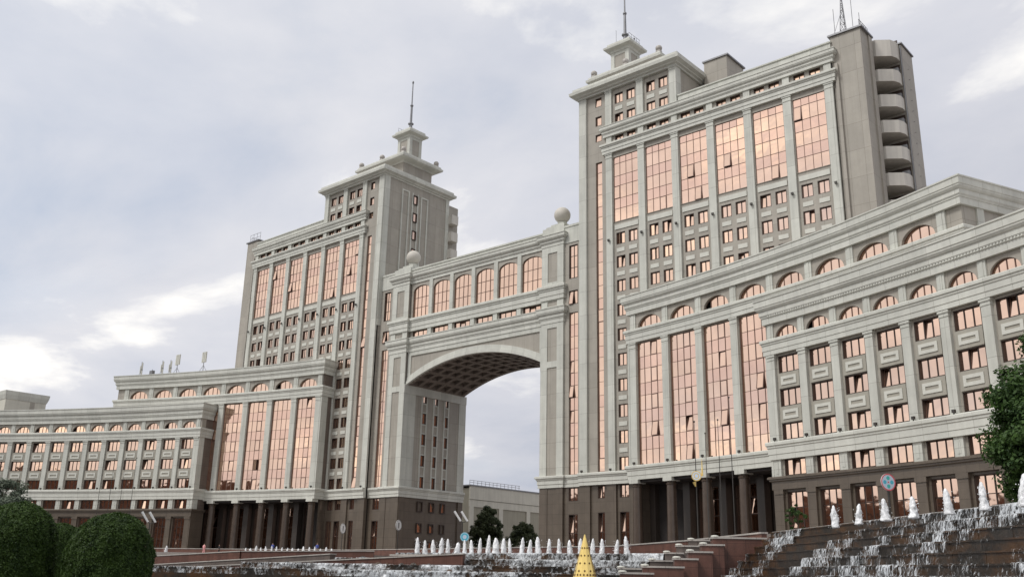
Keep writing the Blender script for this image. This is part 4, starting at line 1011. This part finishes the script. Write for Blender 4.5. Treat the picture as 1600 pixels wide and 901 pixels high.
jr = [(86.5, -59.0), (89.0, -61.9), (91.4, -64.4), (93.3, -66.0), (95.6, -68.2), (97.6, -70.1), (99.5, -71.6), (102.2, -74.3), (104.8, -76.8)]
for i, (x, y) in enumerate(jr):
    jet((x, y, -1.75), (1.30, 1.10, 1.12, 1.05, 1.15, 1.20, 1.3, 1.2, 1.2)[i], (.24, .22, .27, .24, .26, .25, .30, .27, .27)[i], 40 + i, 'white water jet, %s from the left, on top of the right waterfall' % ORD[i], 'water jets above the right waterfall')

# centre cascade
T = thing('cascade_fountain', (56, -56, -6.4), 'wide low cascade of white water over dark tiers in front of the arch', 'fountain')
tiers = [((37.6, -48.5), (67.2, -46.6), -2.90, 0), ((37.0, -55.5), (67.3, -48.8), -3.52, 3), ((34.0, -63.6), (67.6, -51.6), -4.12, 6), ((32.0, -71.0), (68.9, -55.0), -4.60, 8)]
ends = [(a, b_) for a, b_, _, _ in tiers]
ends = [((ends[0][0][0] + .4, ends[0][0][1] + 1.4), (ends[0][1][0] + .4, ends[0][1][1] + 1.2))] + ends
tiers = [(a, ((b_[0] - a[0]) * (1, 1, 1, 1)[i] + a[0], (b_[1] - a[1]) * (1, 1, 1, 1)[i] + a[1]), zt, q) for i, (a, b_, zt, q) in enumerate(tiers)]
for i, (a, b_, zt, q) in enumerate(tiers):
    fr = Fr(a, b_); pa, pb = ends[i]
    k = (1, 1, 1, 1)[i]; pb = ((pb[0] - pa[0]) * k + pa[0], (pb[1] - pa[1]) * k + pa[1])
    m = MB(); m.prism([a, b_, pb, pa], -6.4, zt); o = m.build('tier', M_WETROCK, T)
    m = MB(); m.box(0, fr.L, -.06, .25, zt + .004, zt + .06, fr); m.build('tier_lip', M_WETROCK, o)
    sheet(fr, .1, fr.L - .1, 0, zt, zt - (.66 if i == 0 else .48), M_FOAMD, 'falling_water', o, .12, .6)
    if i:   # loose rocks and splashes breaking up the shallow tiers
        g2 = random.Random(i); m = MB()
        for _ in range(26):
            u = g2.uniform(1, fr.L - 1); c = fr.p(u, g2.uniform(.4, 1.6), zt); rr = g2.uniform(.12, .3)
            m.lathe(c, [(rr, -.02), (rr * 1.05, rr * .3), (rr * .6, rr * .75), (.02, rr * .9)], 7)
        tag(m.build('rocks', M_WETROCK, o), kind='stuff')
b = MB(); b.box(-.5, 9, -.35, .6, -3.12, -2.95, Fr(tiers[0][0], tiers[0][1])); b.build('coping', M_COPE, T)
jh = [1.55, 1.3, 1.35, 1.5, 1.4, 1.1, 1.3, 1.3, 1.45, 1.65, 1.45, 1.4, 1.4, 1.45, 1.3, 1.5, 1.35, 1.35, 1.25, 1.35, 1.35, 1.3, 1.25, 1.5]
jp = [(40.0, -47.87), (40.98, -47.8), (42.04, -47.72), (43.0, -47.64), (43.87, -47.57), (44.97, -47.49), (45.89, -47.42), (46.73, -47.35), (47.64, -47.28), (48.61, -47.21), (49.56, -47.13), (50.43, -47.07), (51.15, -47.01), (52.43, -46.91), (53.27, -46.85), (54.23, -46.77), (55.39, -46.68), (56.46, -46.6), (57.58, -46.51), (58.62, -46.43), (59.78, -46.34), (60.78, -46.26), (62.15, -46.16), (63.18, -46.08)]
for i, (x, y) in enumerate(jp):
    jet((x, y, -3.1), jh[i] * 1.15, random.uniform(.25, .36), i, 'white water jet, %s from the left in the long row before the arch' % ORD[i], 'water jets of the centre row')
# far left row
fr = Fr((-25.0, -23.7), (-7.6, -20.3))
for i in range(17):
    x, y, _ = fr.p(fr.L * i / 16, 0, 0)
    jet((x, y, -2.55), random.uniform(1.15, 1.55) + (.3 if i in (2,) else 0), random.uniform(.24, .30), 80 + i, 'small distant water jet, %s from the left before the left portico' % ORD[i], 'water jets of the far left row')
for i, (x, y) in enumerate(((-43.0, -33.5), (-40.4, -33.0), (-34.8, -31.8))):
    jet((x, y, -2.7), (1.2, .9, 1.5)[i], .3, 120 + i, 'small water jet, %s of three just right of the topiary bushes' % ORD[i], 'water jets beside the bushes')

# retaining walls and stepped flanks
def wall_line(name, a, b_, za, zb, th, drop, m, lab, cop=.12, zbot=None):
    fr = Fr(a, b_); L_ = fr.L; T = thing(name, (a[0], a[1], min(za, zb) - drop), lab, 'wall')
    w = MB(); zl = (za - drop, zb - drop) if zbot is None else (zbot, zbot)
    vs = [fr.p(0, 0, zl[0]), fr.p(L_, 0, zl[1]), fr.p(L_, th, zl[1]), fr.p(0, th, zl[0]), fr.p(0, 0, za), fr.p(L_, 0, zb), fr.p(L_, th, zb), fr.p(0, th, za)]
    F6 = [(3, 2, 1, 0), (4, 5, 6, 7), (0, 1, 5, 4), (1, 2, 6, 5), (2, 3, 7, 6), (3, 0, 4, 7)]
    w.add(vs, F6); w.build('wall_face', m, T)
    c = MB(); vs = [fr.p(u, d, z + k) for k in (0.003, cop) for u, d, z in ((-.06, -.08, za), (L_ + .06, -.08, zb), (L_ + .06, th + .08, zb), (-.06, th + .08, za))]
    c.add(vs, F6); c.build('coping', M_COPE, T); return T
wall_line('parapet_wall', (-14.0, -47.2), (3.44, -43.51), -3.35, -2.53, .5, 2, M_RED, 'red granite parapet wall with pale coping farthest left behind the dark wall')
wall_line('parapet_wall', (3.6, -43.4), (16.5, -33.0), -2.53, -2.2, .5, 2, M_RED, 'short red parapet wall with pale coping under the far jets')
wall_line('parapet_wall', (8.31, -57.95), (33.34, -53.18), -4.42, -3.12, .8, 2.2, M_DKWALL, 'long brown grey granite wall in the middle of three parallel walls', .1)
wall_line('parapet_wall', (21.0, -67.5), (51.0, -53.0), -5.0, -3.08, .8, 2.0, M_RED, 'long low red granite wall nearest the left end of the cascade', .1)
wall_line('retaining_wall', (47.0, -24.4), (62.6, -35.7), -1.42, -1.42, .4, 5, M_RED, 'red granite retaining wall with pale coping behind the centre jets')
wall_line('retaining_wall', (-10, -14.3), (46.9, -24.3), -1.42, -1.42, .25, 5, M_RED, 'long low retaining wall at the foot of the arch', .1)
wall_line('retaining_wall', (-62, -27.8), (-10.1, -14.4), -1.42, -1.42, .25, 5, M_RED, 'pale coped plaza edge wall at the foot of the left wing', .1)
wall_line('retaining_wall', (62.7, -35.8), (76.0, -47.4), -1.42, -1.42, .4, 5, M_RED, 'red granite retaining wall with pale coping behind the stepped blocks')
# stair-stepped flank blocks between the two cascades
def flank(pa, zt, m, lab, size=(2.6, 1.5), ang=0.28, n=0):
    fr = Fr(pa, ang=ang); T = thing('stepped_parapet', (pa[0], pa[1], zt - 1.2), lab, 'parapet', 'stepped parapets between the two cascades')
    b = MB(); b.box(0, size[0], 0, size[1], -6.4, zt - .12, fr); b.build('block', m, T)
    c = MB(); c.box(-.08, size[0] + .08, -.08, size[1] + .08, zt - .118, zt, fr); c.build('coping', M_COPE, T)
    c = MB(); c.lathe(fr.p(.15, .15, zt), [(.26, -.02), (.30, .03), (.26, .1), (.12, .13)], 10); c.build('lamp', M_WHITE, T)
names = ['topmost', 'second', 'third', 'fourth', 'fifth', 'lowest']
R1 = [((73.1, -49.42), -1.70, (4.5, 2.0)), ((72.9, -50.77), -2.25, (1.6, 1.5)), ((72.61, -52.19), -2.79, (1.7, 1.5)), ((72.34, -53.61), -3.31, (1.6, 1.5)), ((71.4, -56.28), -3.90, (2.8, 1.4)), ((71.05, -58.49), -4.36, (2.2, 1.4))]
for i, (pa, z, sz) in enumerate(R1): flank(pa, z, M_RED, '%s red granite step block with pale coping on the right flank' % names[i], sz, .62)
R2 = [((67.99, -44.2), -1.63, (2.0, 1.3)), ((67.71, -45.63), -2.13, (1.9, 1.3)), ((67.43, -47.03), -2.72, (1.4, 1.3)), ((67.3, -48.98), -3.35, (1.8, 1.4)), ((67.15, -53.02), -4.01, (1.9, 1.4)), ((68.64, -55.01), -4.43, (1.6, 1.4))]
for i, (pa, z, sz) in enumerate(R2): flank(pa, z, M_DKWALL, '%s dark granite step block with pale coping on the left flank' % names[i], sz, .62)
b = MB(); b.prism([(76.4, -45.3), (78.6, -47.6), (77.6, -49.4), (76.2, -47.0)], -6.4, -1.75); o = b.build('channel_wall', M_RED, None); tag(o, 'plain red granite wall joining the stepped blocks to the right waterfall', 'wall')
g = MB(); g.add([(30, -44, -3.25), (38, -47.0, -3.25), (66.5, -46.2, -3.25), (62.5, -35.7, -3.25), (46.8, -24.5, -3.25), (20, -20, -3.25)], [tuple(range(6))]); struct('basin_water', g, M_WATER)

# ------------------------------------------------------------------ gold cone
T = thing('gold_cone', (101.82, -103.70, -6.4), 'tall gold perforated cone rising in front of the cascade', 'ornament')
M_GOLD = mat('gold_sheet', (0.92, 0.68, 0.24), 0.30, metal=0.75, var=0.08, vscale=6)
M_GHOLE = plain('cut_hole_dark_gold', (0.12, 0.06, 0.01), 0.8)
m = MB(); n = 10; H = 2.17; rb = .60
vs = []
for k in range(2):
    for i in range(n):
        a = 2 * math.pi * i / n; rr = rb if k == 0 else .006; vs.append((101.82 + rr * math.cos(a), -103.70 + rr * math.sin(a), -6.4 + H * k))
m.add(vs, [(i, (i + 1) % n, n + (i + 1) % n, n + i) for i in range(n)] + [tuple(range(n))[::-1], tuple(range(n, 2 * n))]); m.build('cone', M_GOLD, T)
m = MB()
for k in range(44):
    t = .02 + k * .0215
    for i in range(n):
        a0, a1 = 2 * math.pi * i / n, 2 * math.pi * (i + 1) / n
        rr = rb * (1 - t) + .006 * t; nh = 2 if rr > .13 else 1
        for q in range(nh):
            f = (q + .5 + (.25 if k % 2 else -.25)) / nh if nh > 1 else (.5)
            if nh == 1 and k % 2: continue
            x = rr * (math.cos(a0) * (1 - f) + math.cos(a1) * f); y = rr * (math.sin(a0) * (1 - f) + math.sin(a1) * f)
            am = (a0 + a1) / 2; s_ = .010 + .016 * (1 - t); tx, ty = -math.sin(am), math.cos(am); ox, oy = math.cos(am) * .005, math.sin(am) * .005
            cx, cy, cz = 101.82 + x + ox, -103.70 + y + oy, -6.4 + H * t; sl_ = rb / H
            m.add([(cx + tx * s_ * dx - math.cos(am) * sl_ * s_ * dz, cy + ty * s_ * dx - math.sin(am) * sl_ * s_ * dz, cz + s_ * dz) for dx, dz in ((1, 0), (0, 1.2), (-1, 0), (0, -1.2))], [(0, 1, 2, 3)])
tag(m.build('cut_pattern', M_GHOLE, T), kind='stuff')

# ------------------------------------------------------------------ vegetation
def leaves(name, pts, nrm, size, m, parent, spread=0.9, aspect=1.6, seed=0):
    """one leaf-shaped face per point, facing roughly along nrm"""
    g = np.random.default_rng(seed); n = len(pts)
    nn = nrm + g.normal(0, spread, (n, 3)); nn /= np.linalg.norm(nn, axis=1)[:, None]
    t = np.cross(nn, g.normal(0, 1, (n, 3))); t /= np.linalg.norm(t, axis=1)[:, None]; b = np.cross(nn, t)
    s = size * g.uniform(.6, 1.3, (n, 1)); off = np.array(parent_loc(parent))
    V4 = np.stack([pts - t * s * aspect / 2, pts + b * s / 2, pts + t * s * aspect / 2, pts - b * s / 2], 1).reshape(-1, 3) - off
    me = bpy.data.meshes.new(name); me.vertices.add(4 * n); me.vertices.foreach_set('co', V4.ravel().astype(np.float32))
    me.loops.add(4 * n); me.loops.foreach_set('vertex_index', np.arange(4 * n, dtype=np.int32))
    me.polygons.add(n); me.polygons.foreach_set('loop_start', np.arange(0, 4 * n, 4, dtype=np.int32)); me.polygons.foreach_set('loop_total', np.full(n, 4, dtype=np.int32))
    me.materials.append(m); me.update(calc_edges=True); me.validate()
    o = bpy.data.objects.new(name, me); C.objects.link(o); o.parent = parent; return o
def topiary(x, y, ztop, rad, lab, seed):
    z0 = -6.4; H = ztop - z0; T = thing('topiary_bush', (x, y, z0), lab, 'bush', 'round clipped topiary bushes')
    g = np.random.default_rng(seed)
    def surf(th, t):      # t 0..1 along the profile from base to top
        zc = H - rad * 1.0; a = t * (zc + rad * 1.45)
        lo = a < zc
        ang = np.clip((a - zc) / (rad * 1.45), 0, 1) * math.pi / 2
        r = np.where(lo, rad * (0.90 + 0.10 * np.sin(np.clip(a / max(zc, .1), 0, 1) * math.pi / 2)), rad * np.cos(ang) ** .85)
        z = np.where(lo, a, zc + rad * np.sin(ang))
        nx = np.where(lo, 1, np.cos(ang)); nz = np.where(lo, 0, np.sin(ang))
        return r, z, nx, nz
    n = 95000; th = g.uniform(0, 2 * math.pi, n); t = g.uniform(0, 1, n) ** .9
    r, z, nx, nz = surf(th, t)
    lump = np.array([mnoise.noise(Vector((math.cos(a) * 2.4 + seed, math.sin(a) * 2.4, b * 1.9))) * .07 + mnoise.noise(Vector((math.cos(a) * 9, math.sin(a) * 9 + seed, b * 7))) * .035 for a, b in zip(th, z)])
    dep = np.abs(g.normal(0, .028, n)) * np.where(g.random(n) < .5, -1, .6) + lump
    pts = np.stack([x + (r + dep * nx) * np.cos(th), y + (r + dep * nx) * np.sin(th), z0 + z + dep * nz], 1)
    nr = np.stack([nx * np.cos(th), nx * np.sin(th), nz + .25], 1)
    leaves('foliage', pts, nr, .022, M_HEDGE, T, .65, 2.2, seed)
    m = MB(); prof = []
    for k in range(22):
        rr, zz, _, _ = surf(0, np.array(k / 21.)); prof.append((max(.01, float(rr) - .11), float(zz) - (.11 if k > 10 else 0)))
    m.lathe((x, y, z0), prof, 28); m.build('inner_growth', M_HEDGE, T, True)
    m = MB(); m.tube((x, y, z0 - .02), (x, y, z0 + .5), .08); m.build('trunk', M_TRUNK, T)
topiary(89.5, -103.73, -3.71, .84, 'large dome shaped topiary bush, the rightmost and nearest of the three', 3)
topiary(88.05, -105.1, -3.52, .80, 'large dome shaped topiary bush at the left edge of the picture', 5)
topiary(81.35, -101.2, -3.62, .66, 'smaller looking topiary bush standing behind and between the two near domes', 8)
def tree(name, x, y, z0, ztop, zbot, rad, lab, m, seed, nclump, nleaf, leaf, group=None, cat='tree', squash=1.0, trunk_r=.22, out=.0):
    T = thing(name, (x, y, z0), lab, cat, group); g = np.random.default_rng(seed); rg = random.Random(seed)
    H = ztop - zbot; cz = (ztop + zbot) / 2
    tb = MB(); P = Vector((x, y, z0)); Q = Vector((x + rg.uniform(-.2, .2), y + rg.uniform(-.2, .2), zbot + H * .45))
    mid = P.lerp(Q, .5) + Vector((rg.uniform(-.12, .12), rg.uniform(-.12, .12), 0)); tb.tube(P, mid, trunk_r, trunk_r * .75, 10); tb.tube(mid, Q, trunk_r * .75, trunk_r * .4, 10)
    cl = []; tries = 0
    while len(cl) < nclump:
        v = g.normal(0, 1, 3); v /= np.linalg.norm(v); rr = g.random() ** .42
        p = np.array([x + v[0] * rad * rr, y + v[1] * rad * rr, cz + v[2] * H / 2 * rr * 1.0])
        k = 1 - max(0, (p[2] - cz) / (H / 2)) * .35; p[0] = x + (p[0] - x) * k; p[1] = y + (p[1] - y) * k
        w = mnoise.noise(Vector(p * (1.6 / rad)) + Vector((seed, 0, 0)))
        if w < -.32 + out and tries < 4000: tries += 1; continue
        cl.append((p, rg.uniform(.13, .24) * rad))
    for i in range(0, len(cl), max(1, len(cl) // 34)):
        p = Vector(cl[i][0]); s_ = P.lerp(Q, rg.uniform(.55, 1)); mdl = s_.lerp(p, .5) + Vector((0, 0, .06 * H)); tb.tube(s_, mdl, trunk_r * .3, trunk_r * .18, 6); tb.tube(mdl, p, trunk_r * .18, .015, 6)
    tb.build('trunk', M_TRUNK, T)
    pts = []; nr = []
    for p, r in cl:
        v = g.normal(0, 1, (nleaf, 3)); v /= np.linalg.norm(v, axis=1)[:, None]; q = g.random((nleaf, 1)) ** .5
        pts.append(p + v * r * q * np.array([1.15, 1.15, .8])); nr.append(v * .6 + np.array([0, 0, .5]) + (p - np.array([x, y, cz])) / rad * .4)
    leaves('crown', np.concatenate(pts), np.concatenate(nr), leaf, m, T, .7, 1.7, seed)
tree('broadleaf_tree', 99.9, -64.2, ZG, 6.9, -2.1, 3.3, 'big dark green leafy tree at the right edge above the waterfall', M_LEAF, 11, 400, 230, .12)
tree('silvery_tree', 60.0, -94.6, -6.4, -.7, -3.7, 1.55, 'silvery green small tree rising behind the left topiary bush', M_SILVER, 12, 110, 150, .075, squash=1, trunk_r=.09)
tree('shade_tree', -31.6, 40.0, ZG, 9.3, -.6, 3.6, 'dark round tree before the beige building, left of the two in the arch', M_DLEAF, 13, 190, 150, .26, 'trees beyond the arch')
tree('shade_tree', -17.6, 35.6, ZG, 5.8, -1.0, 3.2, 'lower loose dark tree beside the right pier inside the arch', M_DLEAF, 14, 130, 90, .26, 'trees beyond the arch', out=.15)
for i, (x, y, h) in enumerate(((-52, -66, 0), )): pass
tree('garden_shrub', 74.6, -38.2, ZG, 1.6, -1.3, .9, 'small green shrub growing before the porch columns', M_LEAF, 19, 30, 70, .08, cat='shrub', trunk_r=.05)
# white flowers at the foot of the bushes
# ------------------------------------------------------------------ poles, signs, lamps
def disc(m, c, n, r0, r1, seg=28, off=0.0, a0=0, a1=2 * math.pi, mi=0):
    n = Vector(n).normalized(); t = Vector((-n.y, n.x, 0)).normalized(); up = n.cross(t) * -1
    if up.z < 0: up = -up
    c = Vector(c) + n * off; vs = []; k = seg
    for i in range(k + 1):
        a = a0 + (a1 - a0) * i / k; d = t * math.cos(a) + up * math.sin(a)
        vs += [c + d * r0, c + d * r1]
    m.add(vs, [(2 * i, 2 * i + 1, 2 * i + 3, 2 * i + 2) for i in range(k)], mi)
def face_dir(x, y): v = Vector((109.3 - x, -113.7 - y, 0)); return v.normalized()
P_BLUE = plain('sign_cyan_blue', (0.10, 0.52, 0.68), .4); P_WHITE = plain('sign_white', (0.80, 0.80, 0.80), .4); P_PINK = plain('sign_red', (0.75, 0.13, 0.16), .4); P_PALE = plain('sign_pale_blue', (0.62, 0.72, 0.85), .4); P_BLACK = plain('sign_dark', (0.05, 0.05, 0.06), .5)
P_TEAL = plain('sign_teal', (0.08, 0.55, 0.50), .4)
def sign(x, y, z0, zc, r, kind, lab, turn=0.0):
    T = thing('round_sign', (x, y, z0), lab, 'road sign'); n = face_dir(x, y); n.rotate(Matrix.Rotation(turn, 3, 'Z'))
    m = MB(); m.tube((x - n.x * .07, y - n.y * .07, z0), (x - n.x * .07, y - n.y * .07, zc + r * .6), .05 if r > .4 else .06, n=10); m.build('post', M_POLE, T)
    m = MB(); q = Vector((x, y, zc)); m.tube(q - n * .02, q + n * .01, r, n=32); o = m.build('disc', [P_WHITE], T)
    if kind == 'park':
        m = MB(); disc(m, q, n, r * .86, r * .995, off=.014); m.build('rim', P_PINK, o)
        m = MB(); disc(m, q, n, 0, r * .82, off=.014); m.build('field', P_PALE, o)
        for a, mm in ((90, P_TEAL), (270, P_TEAL), (0, P_BLUE), (180, P_BLUE)):
            m = MB(); c = q + (Vector((-n.y, n.x, 0)) * math.cos(R(a)) + Vector((0, 0, 1)) * math.sin(R(a))) * r * .48; disc(m, c, n, 0, r * .23, off=.018); m.build('patch', mm, o)
        m = MB(); disc(m, q, n, 0, r * .10, off=.018); m.build('centre_dot', P_PINK, o)
    elif kind == 'blue':
        m = MB(); disc(m, q, n, 0, r * .97, off=.014); m.build('field', P_BLUE, o)
        m = MB(); disc(m, q, n, 0, r * .45, off=.018); disc(m, q, n, r * .80, r * .88, off=.018); m.build('symbol', P_PALE, o)
    else:
        m = MB(); disc(m, q, n, r * .88, r * .98, off=.014); m.build('rim', M_METAL, o)
        t = Vector((-n.y, n.x, 0)); m = MB(); c = q + n * .016
        m.add([c + t * a + Vector((0, 0, b)) for a, b in ((-.13 * r, -.55 * r), (.13 * r, -.55 * r), (.16 * r, .5 * r), (-.16 * r, .5 * r))], [(0, 1, 2, 3)]); m.build('symbol', P_BLACK, o)
sign(91.66, -64.9 + .5, ZG, .17, .43, 'park', 'round blue and red no stopping style sign above the right waterfall jets', R(38))
sign(30.63, -31.57, -3.2, -.53, .52, 'blue', 'bright cyan blue round sign on a dark post before the arch opening')
sign(17.42, -29.91, -3.2, 1.09, .66, 'white', 'white round sign with dark mark at the corner of the arch base', R(55))
sign(7.97, -31.13, -3.2, .78, .66, 'white', 'white round sign with dark mark before the left tower base, farther left', R(60))
def flagpole(x, y, z0, z1, lab, grp='thin flagpoles before the right portico', r=.05):
    T = thing('flagpole', (x, y, z0), lab, 'pole', grp); m = MB(); m.tube((x, y, z0), (x, y, z1), r, r * .45, 8); m.build('shaft', M_POLE, T); m = MB(); m.ball((x, y, z1 + .06), r * 1.6, 8); m.build('finial', M_POLE, T); return T
T0 = flagpole(66.99, -41.04, -1.42, 8.4, 'thin flagpole carrying the gold emblem before the right portico, leftmost', r=.055)
T = thing('gold_emblem', (67.0, -41.1, 2.9), 'small yellow gold emblem hanging high on the leftmost flagpole', 'emblem')
n = face_dir(67, -41.1); m = MB(); q = Vector((67.15, -41.25, 3.75)); m.tube(q - n * .05, q + n * .05, .42, n=24); o = m.build('shield', M_GOLD, T)
m = MB(); disc(m, q, n, .24, .34, off=.06); disc(m, q, n, 0, .16, off=.06); m.build('relief', P_PALE, o)
m = MB(); t = Vector((-n.y, n.x, 0)); m.tube(q + t * .5, q + t * .5 + Vector((0, 0, 1.5)), .09, .01, 8); m.tube(q - t * .2 - Vector((0, 0, .5)), q - t * .1 - Vector((0, 0, .9)), .16, .05, 8); m.build('plume', M_GOLD, o)
flagpole(67.69, -40.44, -1.42, 7.4, 'second thin flagpole from the left before the right portico')
flagpole(68.55, -39.7, -1.42, 8.6, 'third thin flagpole from the left before the right portico')
flagpole(69.36, -38.99, -1.42, 10.6, 'rightmost and tallest thin flagpole before the right portico')
for i, (x, y) in enumerate(((-57.5, -33.0), (-54.7, -32.4), (-51.9, -31.8), (-49.2, -31.2))): flagpole(x, y, -2.5, 13.5, 'faint thin flagpole before the left front wing, %s from the left' % ('first', 'second', 'third', 'fourth')[i], 'thin flagpoles before the left wing', .06)
def twin_lamp(x, y, z0, zt, lab):
    T = thing('twin_head_lamp', (x, y, z0), lab, 'street lamp'); n = face_dir(x, y); t = Vector((-n.y, n.x, 0)); m = MB()
    p = Vector((x, y, zt - 1.6)); m.tube((x, y, z0), p, .11, .07, 10); a = p - t * .1; m.build('pole', M_POLE, T)
    for s_, off in ((0, .15), (1, 1.05)):
        q0 = p + t * (off - .4) + Vector((0, 0, .15)); q1 = q0 - t * .85 + Vector((0, 0, 1.25))
        if t.dot(r_) < 0: q0 = p - t * (off - .4) + Vector((0, 0, .15)); q1 = q0 + t * .85 + Vector((0, 0, 1.25))
        m = MB(); m.tube(p, q0, .05, n=8); o = m.build('arm', M_POLE, T)
        m = MB(); m.tube(q0, q1, .13, .15, 12); m.build('lamp_head', P_WHITE, o)
twin_lamp(21.0, -22.0, -1.4, 3.4, 'lamp post with two tilted white tubular heads inside the arch')
twin_lamp(-6.4, -50.6, -3.6, 2.3, 'lamp post with two tilted white tubular heads beside the right topiary bush')
# ------------------------------------------------------------------ people on the far plaza
def person(x, y, z0, h, shirt, legs, lab, seed):
    me = bpy.data.meshes.new('person'); bm = bmesh.new(); s = h / 1.75; rg = random.Random(seed); a = rg.uniform(0, 3.1); ca, sa = math.cos(a), math.sin(a)
    J = dict(pel=(0, 0, .95), che=(0, 0, 1.28), nek=(0, .01, 1.47), hed=(0, .02, 1.60), top=(0, .01, 1.72), hl=(.09, 0, .90), kl=(.10, .05, .50), fl=(.11, -.04, .06), tl=(.11, .12, .03), hr=(-.09, 0, .90), kr=(-.10, .0, .50), fr=(-.11, -.16, .06), tr=(-.11, 0, .03),
             sl=(.18, 0, 1.40), el=(.24, -.03, 1.13), wl=(.23, .08, .90), ll=(.23, .12, .80), sr=(-.18, 0, 1.40), er=(-.25, .0, 1.13), wr=(-.24, .12, .92), lr=(-.24, .17, .83))
    RR = dict(pel=.15, che=.16, nek=.06, hed=.10, top=.06, hl=.09, kl=.065, fl=.045, tl=.035, hr=.09, kr=.065, fr=.045, tr=.035, sl=.065, el=.045, wl=.032, ll=.035, sr=.065, er=.045, wr=.032, lr=.035)
    E_ = [('pel', 'che'), ('che', 'nek'), ('nek', 'hed'), ('hed', 'top'), ('pel', 'hl'), ('hl', 'kl'), ('kl', 'fl'), ('fl', 'tl'), ('pel', 'hr'), ('hr', 'kr'), ('kr', 'fr'), ('fr', 'tr'), ('che', 'sl'), ('sl', 'el'), ('el', 'wl'), ('wl', 'll'), ('che', 'sr'), ('sr', 'er'), ('er', 'wr'), ('wr', 'lr')]
    ix = list(J); vs = [bm.verts.new((s * (J[k][0] * ca - J[k][1] * sa), s * (J[k][0] * sa + J[k][1] * ca), s * J[k][2])) for k in ix]
    for p, q in E_: bm.edges.new((vs[ix.index(p)], vs[ix.index(q)]))
    bm.to_mesh(me); bm.free(); o = bpy.data.objects.new('person', me); C.objects.link(o); o.location = (x, y, z0)
    md = o.modifiers.new('skin', 'SKIN'); sk = me.skin_vertices[0].data if me.skin_vertices else None
    if sk is None: return
    for i, k in enumerate(ix): sk[i].radius = (RR[k] * s, RR[k] * s); sk[i].use_root = (k == 'pel')
    sb = o.modifiers.new('sub', 'SUBSURF'); sb.levels = 1; sb.render_levels = 1
    dg = bpy.context.evaluated_depsgraph_get(); me2 = bpy.data.meshes.new_from_object(o.evaluated_get(dg)); o.modifiers.clear(); o.data = me2
    me2.materials.clear()
    for m_ in (shirt, legs, M_SKIN, P_BLACK): me2.materials.append(m_)
    for p in me2.polygons:
        c = p.center; zz = c.z / s; rr = math.hypot(c.x, c.y) / s
        p.material_index = 2 if zz > 1.50 and zz < 1.66 else 3 if zz >= 1.66 or zz < .08 else 1 if zz < .90 and rr < .21 else 2 if (rr > .21 and zz < 1.0) else 0
    tag(o, lab, 'person')
def add_skin_layer(): pass
PX = plain('pink_cloth', (0.75, 0.36, 0.36), .8); PB = plain('blue_cloth', (0.07, 0.10, 0.35), .8); PK = plain('black_cloth', (0.02, 0.02, 0.025), .8); PT = plain('beige_trousers', (0.4, 0.33, 0.27), .8)
M_CLOTHS = (PX, PB, PK, PT)
person(-36.2, -24.2, -2.35, 1.75, PX, PX, 'person in a long pink outfit standing near the left columns', 1)
person(-34.2, -22.6, -2.35, 1.65, PK, PK, 'person in black walking beside the pink figure', 2)
person(-23.0, -20.0, -2.15, 1.7, PB, PK, 'person in a blue top behind the far left jets', 3)
person(-13.5, -18.5, -2.15, 1.7, PB, PT, 'person in blue with beige trousers right of the far jets', 4)
g = MB(); g.prism([(-62, -27.9), (-10, -14.5), (12, -18), (16, -33), (-14, -46), (-70, -52)], -6.3, -2.62); struct('lower_terrace', g, M_PLAZA)
